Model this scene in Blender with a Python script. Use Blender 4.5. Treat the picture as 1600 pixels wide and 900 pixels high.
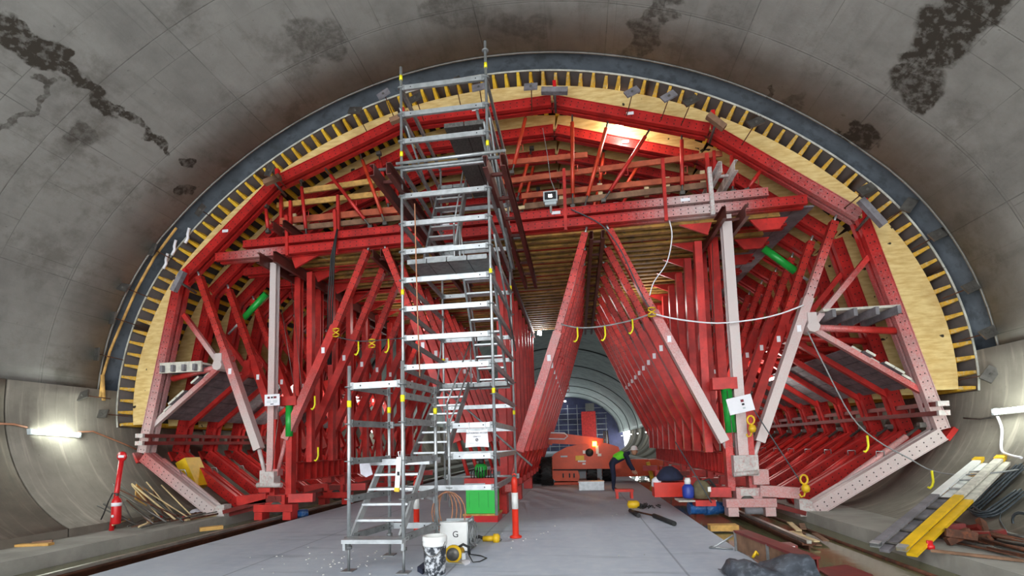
import bpy, bmesh, math, random
from mathutils import Vector, Matrix
C = bpy.context.scene.collection
for o in list(bpy.data.objects): bpy.data.objects.remove(o)
random.seed(7)

# ---------------------------------------------------------------- camera (17 mm shift lens), world, exposure
cd = bpy.data.cameras.new('camera'); cam = bpy.data.objects.new('camera', cd); C.objects.link(cam)
rot = Matrix([[0.990494, 0.039658, 0.131712], [0.134713, -0.086109, -0.987136], [-0.027807, 0.995496, -0.090633]])
cam.matrix_world = Matrix.Translation((0, 0, 1.6)) @ rot.to_4x4()
cd.sensor_width = 36.0; cd.lens = 17.0; cd.shift_y = 175/1600; cd.clip_end = 300
sc = bpy.context.scene
sc.camera = cam
w = bpy.data.worlds.new('world'); sc.world = w; w.use_nodes = True
bg = w.node_tree.nodes['Background']
bg.inputs[0].default_value = (0.93, 0.97, 1.0, 1); bg.inputs[1].default_value = 3.6   # even fill light added, entering by the shell's open rear end
vs = sc.view_settings
vs.view_transform = 'Standard'; vs.look = 'None'; vs.gamma = 1.0; vs.use_curve_mapping = False
vs.exposure = 0.47

# ---------------------------------------------------------------- materials
def srgb(h):
    if isinstance(h, str):
        h = [int(h[i:i+2], 16)/255 for i in (0, 2, 4)]
    return tuple(c/12.92 if c <= .04045 else ((c+.055)/1.055)**2.4 for c in h)
class NT:
    def __init__(s, name):
        s.m = bpy.data.materials.new(name); s.m.use_nodes = True; s.t = s.m.node_tree
        s.b = s.t.nodes['Principled BSDF']
    def n(s, typ, **kw):
        nd = s.t.nodes.new(typ)
        for k, v in kw.items(): setattr(nd, k, v)
        return nd
    def set(s, sock, v):
        if hasattr(v, 'is_linked') or isinstance(v, bpy.types.NodeSocket): s.t.links.new(v, sock)
        else:
            if hasattr(sock.default_value, '__len__') and not hasattr(v, '__len__'): v = (v,)*len(sock.default_value)
            if hasattr(sock.default_value, '__len__') and len(sock.default_value) == 4 and len(v) == 3: v = (*v, 1)
            sock.default_value = v
    def math(s, op, a, b=0.0, c=None, clamp=False):
        nd = s.n('ShaderNodeMath', operation=op, use_clamp=clamp)
        s.set(nd.inputs[0], a); s.set(nd.inputs[1], b)
        if c is not None: s.set(nd.inputs[2], c)
        return nd.outputs[0]
    def mix(s, f, a, b, mode='MIX'):
        nd = s.n('ShaderNodeMix', data_type='RGBA', blend_type=mode)
        s.set(nd.inputs[0], f); s.set(nd.inputs[6], a); s.set(nd.inputs[7], b)
        return nd.outputs[2]
    def noise(s, scale, vec=None, detail=4, rough=.6, fac=True):
        nd = s.n('ShaderNodeTexNoise'); nd.inputs['Scale'].default_value = scale
        nd.inputs['Detail'].default_value = detail; nd.inputs['Roughness'].default_value = rough
        s.t.links.new(vec if vec is not None else s.geo(), nd.inputs['Vector'])
        return nd.outputs[0] if fac else nd.outputs[1]
    def geo(s):
        if not hasattr(s, '_g'): s._g = s.n('ShaderNodeNewGeometry').outputs['Position']
        return s._g
    def uv(s):
        if not hasattr(s, '_u'): s._u = s.n('ShaderNodeUVMap').outputs[0]
        return s._u
    def uvs(s):
        if not hasattr(s, '_s'): s._s = s.n('ShaderNodeSeparateXYZ'); s.t.links.new(s.uv(), s._s.inputs[0])
        return s._s.outputs[0], s._s.outputs[1]
    def scl(s, vec, v):
        nd = s.n('ShaderNodeVectorMath', operation='MULTIPLY'); s.t.links.new(vec, nd.inputs[0]); nd.inputs[1].default_value = v
        return nd.outputs[0]
    def step(s, x, lo, hi):
        nd = s.n('ShaderNodeMapRange'); nd.interpolation_type = 'SMOOTHSTEP'; s.set(nd.inputs[0], x)
        nd.inputs[1].default_value = lo; nd.inputs[2].default_value = hi
        return nd.outputs[0]
    def out(s, col, rough=.6, metal=0., bump=None, bs=.3, bd=.02):
        s.set(s.b.inputs['Base Color'], col); s.set(s.b.inputs['Roughness'], rough); s.set(s.b.inputs['Metallic'], metal)
        if bump is not None:
            b = s.n('ShaderNodeBump'); b.inputs['Strength'].default_value = bs; b.inputs['Distance'].default_value = bd
            s.set(b.inputs['Height'], bump); s.t.links.new(b.outputs[0], s.b.inputs['Normal'])
        return s.m
def plain(name, h, rough=.6, metal=0., var=.25, scale=6., dirt=None, dirt_amt=.35):
    k = NT(name); c = srgb(h)
    n = k.noise(scale)
    col = k.mix(k.step(n, .3, .7), tuple(x*(1-var) for x in c), tuple(min(1, x*(1+var)) for x in c))
    if dirt: col = k.mix(k.math('MULTIPLY', k.step(k.noise(scale*2.7, detail=6), .48, .68), dirt_amt), col, srgb(dirt))
    return k.out(col, rough, metal, n, .15, .01)
def emit(name, h, strength):
    k = NT(name); k.set(k.b.inputs['Base Color'], srgb(h)); k.set(k.b.inputs['Emission Color'], srgb(h)); k.b.inputs['Emission Strength'].default_value = strength
    return k.m

def stain_mask(k, lst):
    """dark seepage stains on the lining, each an irregular blotch at its own spot (arc metre, chainage)"""
    u, v = k.uvs(); acc = None
    wob = k.n('ShaderNodeTexNoise'); wob.inputs['Scale'].default_value = 1.6; wob.inputs['Detail'].default_value = 5
    k.t.links.new(k.uv(), wob.inputs['Vector'])
    wu = k.math('MULTIPLY', k.math('SUBTRACT', wob.outputs[0], .5), 1.0)
    for (su, sv), ru, rv, ang, amt in lst:
        du = k.math('ADD', k.math('SUBTRACT', u, su), wu); dv = k.math('ADD', k.math('SUBTRACT', v, sv), wu)
        ca, sa = math.cos(ang), math.sin(ang)
        a = k.math('DIVIDE', k.math('ADD', k.math('MULTIPLY', du, ca), k.math('MULTIPLY', dv, sa)), ru)
        b = k.math('DIVIDE', k.math('SUBTRACT', k.math('MULTIPLY', dv, ca), k.math('MULTIPLY', du, sa)), rv)
        d = k.math('ADD', k.math('MULTIPLY', a, a), k.math('MULTIPLY', b, b))
        m = k.math('MULTIPLY', k.math('SUBTRACT', 1.0, k.step(d, .55, 1.15)), amt)
        acc = m if acc is None else k.math('MAXIMUM', acc, m)
    return acc
def concrete(name, base, dark, pw, ph, lines=.5, stains=(), streaks=0., rough=.8, warm=None):
    k = NT(name); uv = k.uv(); u, v = k.uvs()
    big = k.noise(.35, detail=5); mid = k.noise(2.2, detail=8, rough=.65); fine = k.noise(28, detail=3)
    c, d = srgb(base), srgb(dark)
    col = k.mix(k.step(mid, .25, .8), d, c)
    col = k.mix(k.math('MULTIPLY', k.step(big, .4, .7), .45), col, tuple(x*1.25 for x in c))
    br = k.n('ShaderNodeTexBrick'); br.offset = .0; br.squash = 1.0
    k.t.links.new(uv, br.inputs['Vector']); br.inputs['Scale'].default_value = 1.0
    br.inputs['Color1'].default_value = (.42, .42, .42, 1); br.inputs['Color2'].default_value = (.62, .62, .62, 1); br.inputs['Mortar'].default_value = (0, 0, 0, 1)
    br.inputs['Mortar Size'].default_value = .011; br.inputs['Mortar Smooth'].default_value = .6; br.inputs['Bias'].default_value = 0
    br.inputs['Brick Width'].default_value = pw; br.inputs['Row Height'].default_value = ph
    bw = k.n('ShaderNodeRGBToBW'); k.t.links.new(br.outputs['Color'], bw.inputs[0])
    col = k.mix(.22, col, k.mix(bw.outputs[0], tuple(x*.6 for x in d), tuple(x*1.4 for x in c)))
    brk = k.step(k.noise(1.7, detail=3), .34, .6)
    col = k.mix(k.math('MULTIPLY', k.math('MULTIPLY', br.outputs['Fac'], lines), brk), col, tuple(x*.35 for x in d))
    br2 = k.n('ShaderNodeTexBrick'); br2.offset = .37; k.t.links.new(uv, br2.inputs['Vector']); br2.inputs['Scale'].default_value = 1.0
    br2.inputs['Mortar Size'].default_value = .006; br2.inputs['Brick Width'].default_value = pw*.53; br2.inputs['Row Height'].default_value = ph*.71
    br2.inputs['Color1'].default_value = (.4, .4, .4, 1); br2.inputs['Color2'].default_value = (.6, .6, .6, 1)
    if lines > .3:
        bw2 = k.n('ShaderNodeRGBToBW'); k.t.links.new(br2.outputs['Color'], bw2.inputs[0])
        col = k.mix(.16, col, k.mix(bw2.outputs[0], tuple(x*.5 for x in d), tuple(x*1.5 for x in c)))
        col = k.mix(k.math('MULTIPLY', k.math('MULTIPLY', br2.outputs['Fac'], lines*.8), k.step(k.noise(1.1, detail=2), .42, .62)), col, tuple(x*.4 for x in d))
        drag = k.noise(1.0, k.scl(uv, (8, .7, 1)), detail=6)
        col = k.mix(k.math('MULTIPLY', k.step(drag, .5, .75), .22), col, tuple(x*.55 for x in d))
        blot = k.noise(.9, detail=8, rough=.7)
        col = k.mix(k.math('MULTIPLY', k.step(blot, .5, .7), .5), col, srgb('4a443a'))
    # broad darker strips along the tunnel where the shutter joints ran
    strip = k.math('ABSOLUTE', k.math('SUBTRACT', k.math('FRACT', k.math('DIVIDE', k.math('ADD', u, .4), pw*2)), .5))
    col = k.mix(k.math('MULTIPLY', k.step(strip, .40, .44), .28*lines), col, tuple(x*.6 for x in d))
    if streaks:
        st = k.noise(1.0, k.scl(uv, (.6, 9, 1)), detail=6)
        col = k.mix(k.math('MULTIPLY', k.step(st, .5, .72), streaks), col, tuple(min(1, x*1.9) for x in c))
        st2 = k.noise(1.0, k.scl(uv, (.35, 5, 1)), detail=4)
        col = k.mix(k.math('MULTIPLY', k.step(st2, .55, .75), streaks*.7), col, tuple(x*.6 for x in d))
    pits = k.step(k.noise(14, detail=2), .70, .78)
    col = k.mix(k.math('MULTIPLY', pits, .45), col, tuple(x*.4 for x in d))
    if stains:
        sm = k.math('MULTIPLY', stain_mask(k, stains), k.math('ADD', .45, k.step(k.noise(9, detail=4), .3, .65)), clamp=True)
        col = k.mix(sm, col, srgb('38322a'))
    hgt = k.math('SUBTRACT', k.math('ADD', k.math('MULTIPLY', mid, .5), k.math('MULTIPLY', fine, .15)), k.math('MULTIPLY', br.outputs['Fac'], .5))
    return k.out(col, rough, 0, hgt, .35, .03)

M = {}
STAINS = [((-6.949, 5.672), .16, .5, .1, .9), ((-6.933, 6.006), .15, .45, .1, 1.), ((-6.852, 6.330), .17, .45, .0, 1.), ((-6.836, 6.623), .16, .4, -.1, 1.), ((-6.893, 6.915), .13, .35, -.3, 1.), ((-6.982, 7.236), .12, .35, -.2, 1.), ((-6.925, 7.502), .12, .3, .2, .8), ((-6.917, 7.761), .1, .25, .1, .6), ((-6.998, 8.253), .15, .3, .4, .85), ((-7.006, 8.567), .08, .25, .3, .7), ((-7.006, 9.154), .12, .16, 0, .7), ((-7.518, 9.622), .1, .2, 0, .7),
          ((-7.819, 6.524), .75, .06, .05, .55), ((-7.169, 6.494), .1, .1, 0, .6), ((-7.656, 7.370), .22, .3, .3, .5),
          ((7.871, 7.162), .4, .75, .3, 1.), ((7.871, 7.590), .42, .5, .2, .9), ((7.709, 7.842), .25, .3, .2, .9), ((8.115, 8.245), .3, .4, .1, .75), ((7.855, 8.297), .25, .25, .1, .75), ((7.684, 9.738), .2, .28, .3, .95), ((8.091, 9.718), .3, .28, .2, .9), ((6.555, 9.836), .15, .35, .3, .4), ((6.076, 9.932), .1, .18, .3, .6),
          ((-3.074, 8.460), .5, .5, .2, .4), ((-3.472, 8.654), .3, .3, .2, .4), ((3.475, 9.046), .2, 1.0, .5, .55), ((3.297, 9.621), .2, .6, .6, .5), ((-0.335, 8.804), .7, .35, .1, .3), ((0.948, 9.283), .8, .3, .1, .3)]
M['vault'] = concrete('lining_concrete', '979590', '74726e', 2.6, 1.75, .6, STAINS, rough=.9)
M['lowwall'] = concrete('kicker_concrete', '837c71', '635d54', 50, 50, .2, (), .4, .92)
M['kerb'] = concrete('kerb_concrete', 'a9a7a0', '86847d', 9, 9, .2, (), .15)
M['deck'] = None
k = NT('road_deck_membrane'); p = k.geo()
n1 = k.noise(.8, k.scl(p, (1, .25, 1)), 6); n2 = k.noise(5, detail=8); n3 = k.noise(1.0, k.scl(p, (6, .5, 1)), 5)
col = k.mix(k.step(n1, .3, .7), srgb('a6aebc'), srgb('b7bec9'))
col = k.mix(k.math('MULTIPLY', k.step(n2, .35, .8), .4), col, srgb('cfd1d4'))
col = k.mix(k.math('MULTIPLY', k.step(k.noise(1.0, k.scl(p, (.5, 3.5, 1)), 6), .56, .70), .45), col, srgb('7d8491'))
seam = k.n('ShaderNodeSeparateXYZ'); k.t.links.new(p, seam.inputs[0])
sx = k.math('ABSOLUTE', k.math('SUBTRACT', k.math('FRACT', k.math('ADD', k.math('DIVIDE', seam.outputs[0], 2.93), .58)), .5))
sl = k.step(sx, .493, .498)
col = k.mix(k.math('MULTIPLY', sl, .45), col, srgb('50545c'))
M['deck'] = k.out(col, k.math('ADD', .55, k.math('MULTIPLY', n2, .3)), 0, k.math('ADD', n2, k.math('MULTIPLY', sl, -.6)), .4, .012)
M['membrane_dark'] = plain('waterproof_membrane_dark', '4b525b', .55, 0, .3, 1.6, '22262b', .6)
k = NT('shotcrete_membrane_grey'); n = k.noise(1.2, detail=7)
col = k.mix(k.step(n, .3, .7), srgb('75807c'), srgb('95a09b'))
M['membrane'] = k.out(col, .55, 0, k.noise(4, detail=6), .6, .05)
M['seam'] = plain('black_seam_tape', '1d2020', .6, 0, .2)

def redmat(name, base, holes=True, dirty=.35, fade=True):
    k = NT(name); u, v = k.uvs(); c = srgb(base)
    n = k.noise(3.0, detail=6); n2 = k.noise(16, detail=5)
    col = k.mix(k.step(n, .3, .75), tuple(x*.62 for x in c), tuple(min(1, x*1.12) for x in c))
    col = k.mix(k.math('MULTIPLY', k.step(n2, .58, .72), dirty), col, srgb('5a2a26'))
    rough = .42
    if fade:   # concrete slurry overspray, plus one strut's painted glare, stored per vertex
        at = k.n('ShaderNodeAttribute'); at.attribute_name = 'spray'
        sp = k.math('ADD', at.outputs['Fac'], k.math('MULTIPLY', k.math('SUBTRACT', k.noise(38, detail=4), .5), .55))
        sp = k.math('MULTIPLY', k.step(sp, .1, .95), k.step(at.outputs['Fac'], .0, .12))
        col = k.mix(k.math('MULTIPLY', sp, .92), col, srgb('cfc6c4'))
    if holes:
        fu = k.math('MULTIPLY', k.math('SUBTRACT', k.math('FRACT', k.math('DIVIDE', u, .16)), .5), .16)
        fv = k.math('SUBTRACT', k.math('ABSOLUTE', v), .045)
        d = k.math('SQRT', k.math('ADD', k.math('MULTIPLY', fu, fu), k.math('MULTIPLY', fv, fv)))
        h = k.math('SUBTRACT', 1.0, k.step(d, .011, .016))
        col = k.mix(h, col, srgb('1a0b0a'))
        return k.out(col, rough, .1, k.math('MULTIPLY', h, -1), .4, .01)
    return k.out(col, rough, .1, n2, .08, .01)
M['red'] = redmat('red_painted_steel_drilled', 'c32926')
M['redplain'] = redmat('red_painted_steel', 'c92f2a', False)
M['red1'] = redmat('red_strut_steel', 'ca3129', True, .2)
M['reddark'] = redmat('dark_red_primer_steel', '7c2622', False, .5, False)
M['rustbeam'] = redmat('rust_brown_primer_steel', '63302a', False, .6, False)
M['orange'] = redmat('orange_red_prop_steel', 'd9472a', False, .35, False)
k = NT('plywood_board'); p = k.geo()
g = k.noise(1.0, k.scl(p, (3, 3, 14)), 6); n = k.noise(1.3, detail=5)
col = k.mix(k.step(g, .3, .7), srgb('c9a566'), srgb('e3c98c')); col = k.mix(k.math('MULTIPLY', k.step(n, .45, .75), .4), col, srgb('a98650'))
u, v = k.uvs()
col = k.mix(k.step(k.noise(5.5, detail=1), .74, .78), col, srgb('2a2115'))
M['ply'] = k.out(col, .7, 0, g, .1, .01)
k = NT('yellow_timber_beam'); n = k.noise(2.5, detail=6)
col = k.mix(k.step(n, .3, .7), srgb('c9961a'), srgb('ebc23a')); col = k.mix(k.math('MULTIPLY', k.step(k.noise(9, detail=5), .52, .7), .5), col, srgb('7d6a3c'))
M['h20'] = k.out(col, .6)
M['h20tip'] = plain('slurry_splashed_beam_tip', 'cfa136', .65, 0, .2, 7, 'bdb69f', .75)
M['skin'] = plain('film_faced_form_panel', '35251c', .5, 0, .35, 3)
M['formedge'] = plain('form_panel_edge', 'b9b7ae', .7, 0, .2)
M['joist'] = plain('weathered_yellow_joist', '9c7434', .7, 0, .4, 2.2, '4c3a26', .6)
M['deckply'] = plain('grey_deck_plywood', '6d655c', .8, 0, .3, 2.)
M['plank'] = plain('grey_slurry_planks', '7a767b', .8, 0, .25, 3, '5a565c', .5)
M['plankw'] = plain('whitened_plank_ends', 'c8c3b8', .8, 0, .2, 8)
M['wood'] = plain('raw_pine', 'c79a55', .75, 0, .25, 5)
M['woodpale'] = plain('pale_cut_timber', 'd8bf93', .75, 0, .2, 5)
M['woodbrown'] = plain('brown_weathered_timber', '80604a', .8, 0, .3, 4)
M['woodorange'] = plain('red_stained_board', 'b0563a', .75, 0, .25, 4)
M['galv'] = plain('galvanised_steel', 'b4b8ba', .38, .65, .14, 9)
M['galvd'] = plain('galvanised_dull', '8d9091', .5, .6, .2, 9)
M['meshdeck'] = plain('dark_perforated_deck', '55524f', .6, .3, .35, 30)
M['alu'] = plain('aluminium', 'bfc2c4', .4, .6, .12, 8)
M['slurry'] = plain('slurry_white_steel', 'c4bdba', .65, .1, .15, 8, 'b04a44', .45)
M['steel'] = plain('dull_steel', '6d6a66', .45, .7, .25, 7)
M['rust'] = plain('rusty_steel', '5c3a2b', .75, .3, .4, 6, '8a4a2a', .5)
M['raildk'] = plain('rail_rust', '593424', .65, .35, .35, 2.5, '3a2019', .6)
M['railtop'] = plain('worn_rail_head', 'b0aaa2', .35, .7, .2, 4)
M['black'] = plain('black_rubber', '1f1f20', .6, 0, .2)
M['yellow'] = plain('yellow_plastic', 'e3b71c', .45, 0, .12, 5)
M['tagyellow'] = plain('yellow_tag', 'efe31c', .5, 0, .05)
M['green'] = plain('green_enamel', '1f9d3c', .35, .1, .12, 4)
M['greenlt'] = plain('bright_green_cabinet', '2ecb4d', .4, 0, .06, 2)
M['blue'] = plain('blue_motor_paint', '1e5a9c', .45, .2, .25, 6, '9fb4c8', .4)
M['white'] = plain('white_plastic', 'e6e6e4', .5, 0, .05)
M['paper'] = plain('white_paper', 'eceaf0', .7, 0, .03)
M['ink'] = plain('black_ink', '1c1c22', .7, 0, .0)
M['inkred'] = plain('dark_red_ink', '7a2430', .7, 0, .0)
M['bollard'] = plain('orange_red_plastic', 'e0331f', .4, 0, .08)
M['extred'] = plain('extinguisher_red', 'cf1f24', .3, .05, .08)
M['boom'] = plain('orange_machine_paint', 'c8481a', .4, .1, .12, 3)
M['cord'] = plain('tan_hose', 'b07a5c', .6, 0, .15)
M['cable'] = plain('grey_cable', '8d8f90', .55, 0, .15)
M['hose'] = plain('dark_hose', '3f464b', .5, 0, .2)
M['tarp'] = plain('dark_blue_grey_tarp', '3d434c', .55, 0, .4, 5, '737a86', .5)
M['navy'] = plain('navy_cloth', '20263e', .85, 0, .2)
M['hivis'] = plain('hi_vis_green', '6fe022', .7, 0, .1)
M['skinp'] = plain('skin', 'b98a6c', .6, 0, .05)
M['olive'] = plain('olive_canvas', '6b6148', .85, 0, .25)
M['bluebottle'] = plain('blue_plastic', '2b3f9c', .4, 0, .1)
M['grey'] = plain('grey_enamel', 'b9c2c6', .4, 0, .08)
M['rag'] = plain('pale_cloth', 'c9c6cf', .9, 0, .15)
M['lamp'] = emit('fluorescent_tube', 'f2fff4', 22)
M['led'] = emit('led_lamp', 'fffdf0', 14)
M['beacon'] = emit('amber_beacon', 'ffb22a', 25)
k = NT('slurry_splashed_bucket'); n = k.noise(13, detail=7, rough=.7)
M['dirtywhite'] = k.out(k.mix(k.step(n, .46, .58), srgb('2b3038'), srgb('c3c6cc')), .6)
k = NT('murky_water'); k.set(k.b.inputs['Base Color'], srgb('6a6a4c')); k.b.inputs['Roughness'].default_value = .1
k.b.inputs['IOR'].default_value = 1.33; k.b.inputs['Specular IOR Level'].default_value = .9
b = k.n('ShaderNodeBump'); b.inputs['Strength'].default_value = .08; b.inputs['Distance'].default_value = .02
k.t.links.new(k.noise(3, detail=2), b.inputs['Height']); k.t.links.new(b.outputs[0], k.b.inputs['Normal'])
M['water'] = k.m
M['bulk'] = plain('dark_blue_sheeting', '2c2f4a', .7, 0, .4, .5)
M['rubble'] = plain('pale_rubble', 'c9c7c2', .8, 0, .2)

# ---------------------------------------------------------------- mesh builder
V = Vector
class MB:
    def __init__(s): s.v = []; s.f = []; s.uv = []; s.sp = []; s.sm = []; s.mi = []; s.cur = 0
    def vert(s, p, sp=0.): s.v.append(tuple(p)); s.sp.append(sp); return len(s.v)-1
    def face(s, idx, uv=None, smooth=False):
        s.f.append(idx); s.uv.append(uv or [(5, 5)]*len(idx)); s.sm.append(smooth); s.mi.append(s.cur)
    def prof(s, p0, p1, poly, side=(0, 1, 0), spray=(0, 0), smooth=False, caps=True, taper=1.0):
        p0, p1 = V(p0), V(p1); d = p1-p0; L = d.length; d.normalize()
        b = V(side)-d*V(side).dot(d)
        if b.length < 1e-4: b = V((1, 0, 0))-d*d.x
        b.normalize(); a = b.cross(d)
        n = len(poly)
        i0 = [s.vert(p0+a*x+b*y, spray[0]) for x, y in poly]; i1 = [s.vert(p1+a*x*taper+b*y*taper, spray[1]) for x, y in poly]
        for j in range(n):
            k = (j+1) % n; wd = math.hypot(poly[k][0]-poly[j][0], poly[k][1]-poly[j][1])
            v0, v1 = (-wd/2, wd/2) if wd > .12 else (5, 5)
            s.face([i0[j], i0[k], i1[k], i1[j]], [(0, v0), (0, v1), (L, v1), (L, v0)], smooth)
        if caps: s.face(i0[::-1]); s.face(i1)
        return s
    def bar(s, p0, p1, w, h=None, side=(0, 1, 0), spray=(0, 0), taper=1.0):   # w in plane, h along side
        h = w if h is None else h
        return s.prof(p0, p1, [(-w/2, -h/2), (w/2, -h/2), (w/2, h/2), (-w/2, h/2)], side, spray, taper=taper)
    def rod(s, p0, p1, r, n=8, r1=None, spray=(0, 0)):
        d = V(p1)-V(p0); side = (0, 0, 1) if abs(d.normalized().z) < .9 else (1, 0, 0)
        return s.prof(p0, p1, [(r*math.cos(2*math.pi*i/n), r*math.sin(2*math.pi*i/n)) for i in range(n)], side, spray, True, True, 1 if r1 is None else r1/r)
    def chan2(s, p0, p1, w, gap, fl, side=(0, 1, 0), spray=(0, 0), t=.012):
        """double-channel soldier: two C sections back to back with a slot between"""
        for sg in (1, -1):
            g = gap/2
            poly = [(-w/2, g), (-w/2, g+fl), (-w/2+t, g+fl), (-w/2+t, g+t), (w/2-t, g+t), (w/2-t, g+fl), (w/2, g+fl), (w/2, g)]
            poly = [(x, y*sg) for x, y in poly]
            if sg < 0: poly = poly[::-1]
            # outer faces closed towards the viewer like a drilled web
            poly = [(-w/2, g*sg), (w/2, g*sg), (w/2, (g+fl)*sg), (-w/2, (g+fl)*sg)]
            if sg < 0: poly = poly[::-1]
            s.prof(p0, p1, poly, side, spray)
            for e in (-1, 1):
                q = [(e*w/2, (g+fl)*sg), (e*(w/2-.018), (g+fl)*sg), (e*(w/2-.018), (g+fl+.02)*sg), (e*w/2, (g+fl+.02)*sg)]
                if sg*e > 0: q = q[::-1]
                s.prof(p0, p1, q, side, spray)
        return s
    def ibeam(s, p0, p1, w, h, t=.014, side=(0, 0, 1), spray=(0, 0)):   # w flange width, h height along side
        a, b = w/2, h/2
        poly = [(-a, -b), (a, -b), (a, -b+t), (t/2, -b+t), (t/2, b-t), (a, b-t), (a, b), (-a, b), (-a, b-t), (-t/2, b-t), (-t/2, -b+t), (-a, -b+t)]
        return s.prof(p0, p1, poly, side, spray)
    def box(s, c, size, rz=0., spray=0.):
        x, y, z = size; c = V(c); cs, sn = math.cos(rz), math.sin(rz)
        P = []
        for dz in (-z/2, z/2):
            for dx, dy in ((-x/2, -y/2), (x/2, -y/2), (x/2, y/2), (-x/2, y/2)):
                P.append(s.vert((c.x+dx*cs-dy*sn, c.y+dx*sn+dy*cs, c.z+dz), spray))
        for q in ((0, 3, 2, 1), (4, 5, 6, 7), (0, 1, 5, 4), (1, 2, 6, 5), (2, 3, 7, 6), (3, 0, 4, 7)): s.face([P[i] for i in q])
        return s
    def tube(s, path, r, n=6, closed=False):
        P = [V(p) for p in path]; m = len(P); rings = []; up = None
        for i in range(m):
            t = (P[(i+1) % m]-P[i-1]) if (closed or 0 < i < m-1) else (P[1]-P[0] if i == 0 else P[-1]-P[-2])
            t.normalize()
            if up is None: up = V((0, 0, 1)) if abs(t.z) < .9 else V((1, 0, 0))
            up = (up-t*up.dot(t)).normalized(); a = t.cross(up)
            rings.append([s.vert(P[i]+(a*math.cos(2*math.pi*j/n)+up*math.sin(2*math.pi*j/n))*r) for j in range(n)])
        for i in range(m if closed else m-1):
            A, B = rings[i], rings[(i+1) % m]
            for j in range(n): s.face([A[j], A[(j+1) % n], B[(j+1) % n], B[j]], None, True)
        if not closed: s.face(rings[0][::-1]); s.face(rings[-1])
        return s
    def lathe(s, c, pts, n=16, axis='z'):
        c = V(c); rings = []
        for r, h in pts:
            rg = []
            for j in range(n):
                a = 2*math.pi*j/n; x, y = r*math.cos(a), r*math.sin(a)
                o = (x, y, h) if axis == 'z' else ((h, x, y) if axis == 'x' else (x, h, y))
                rg.append(s.vert(c+V(o)))
            rings.append(rg)
        for A, B in zip(rings, rings[1:]):
            for j in range(n): s.face([A[j], A[(j+1) % n], B[(j+1) % n], B[j]], None, True)
        s.face(rings[0][::-1]); s.face(rings[-1])
        return s
    def slab(s, pts, side, t):   # flat polygon (3-D points) extruded by t along side
        n = len(pts); sd = V(side).normalized()*t
        a = [s.vert(p) for p in pts]; b = [s.vert(V(p)+sd) for p in pts]
        s.face(a[::-1], [(p[0], p[2]) for p in pts][::-1]); s.face(b, [(p[0], p[2]) for p in pts])
        for j in range(n): s.face([a[j], a[(j+1) % n], b[(j+1) % n], b[j]])
        return s
    def mesh(s, name, mats):
        me = bpy.data.meshes.new(name); me.from_pydata(s.v, [], s.f)
        uvl = me.uv_layers.new(name='UVMap')
        flat = [c for f in s.uv for q in f for c in q]; uvl.data.foreach_set('uv', flat)
        if any(s.sp):
            at = me.attributes.new('spray', 'FLOAT', 'POINT'); at.data.foreach_set('value', s.sp)
        me.polygons.foreach_set('use_smooth', s.sm); me.polygons.foreach_set('material_index', s.mi)
        for m in (mats if isinstance(mats, (list, tuple)) else [mats]): me.materials.append(M[m] if isinstance(m, str) else m)
        bm = bmesh.new(); bm.from_mesh(me); bmesh.ops.recalc_face_normals(bm, faces=bm.faces); bm.to_mesh(me); bm.free()
        me.update(); return me
    def build(s, name, mats, parent=None):
        return link(name, s.mesh(name, mats), parent)
def link(name, me, parent=None, loc=None):
    o = bpy.data.objects.new(name, me); C.objects.link(o)
    if parent is not None:
        o.parent = parent
        o.matrix_parent_inverse = Matrix.Translation(-V(ABS[parent.name]))
    ABS[o.name] = V((0, 0, 0)) if parent is None else V(ABS[parent.name])*0
    if loc: o.location = loc
    return o
ABS = {}
def thing(name, loc, label, cat, group=None):
    o = bpy.data.objects.new(name, None); C.objects.link(o); o.location = loc; o.empty_display_size = .1
    ABS[o.name] = V(loc); tagp(o, label, cat, group); return o
def tagp(o, label, cat, group=None):
    o['label'] = label; o['category'] = cat
    if group: o['group'] = group
    return o
def struct(o): o['kind'] = 'structure'; return o
def lab(o, l): o['label'] = l; return o
def moved(o, off):
    o.location = V(o.location)+V(off); return o
def soft(pts, n=4):      # Catmull-Rom through the points
    P = [V(p) for p in pts]; Q = []
    for i in range(len(P)-1):
        a, b, c_, d = P[max(0, i-1)], P[i], P[i+1], P[min(len(P)-1, i+2)]
        for k in range(n):
            u = k/n; Q.append(.5*((2*b)+(c_-a)*u+(2*a-5*b+4*c_-d)*u*u+(3*b-a-3*c_+d)*u**3))
    return Q+[P[-1]]
def lerp(a, b, t): return tuple(V(a)*(1-t)+V(b)*t)

# ---------------------------------------------------------------- tunnel profile: three-centred arch plus curved kicker walls
XC = -1.72; R1 = 10.55; ZT = -.5; TH1 = math.atan2(3.52, 3.25); R2 = 5.77; SX = 3.52; SZ = 2.75
LW = {-1: (2.56, math.asin(2.33/2.56)), 1: (2.535, 1.40)}
S1 = R1*TH1; S2 = R2*(math.pi/2-TH1); SB = {s: S1+S2+LW[s][0]*LW[s][1] for s in LW}
def profile(s, off=0.):
    sg = 1 if s >= 0 else -1; a = abs(s)
    if a <= S1: t = a/R1; x = (R1+off)*math.sin(t); z = ZT+(R1+off)*math.cos(t)
    elif a <= S1+S2: t = TH1+(a-S1)/R2; x = SX+(R2+off)*math.sin(t); z = SZ+(R2+off)*math.cos(t)
    else:
        r = LW[sg][0]; t = (a-S1-S2)/r; x = SX+R2-r+(r+off)*math.cos(t); z = SZ-(r+off)*math.sin(t)
    return XC+sg*x, z
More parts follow.
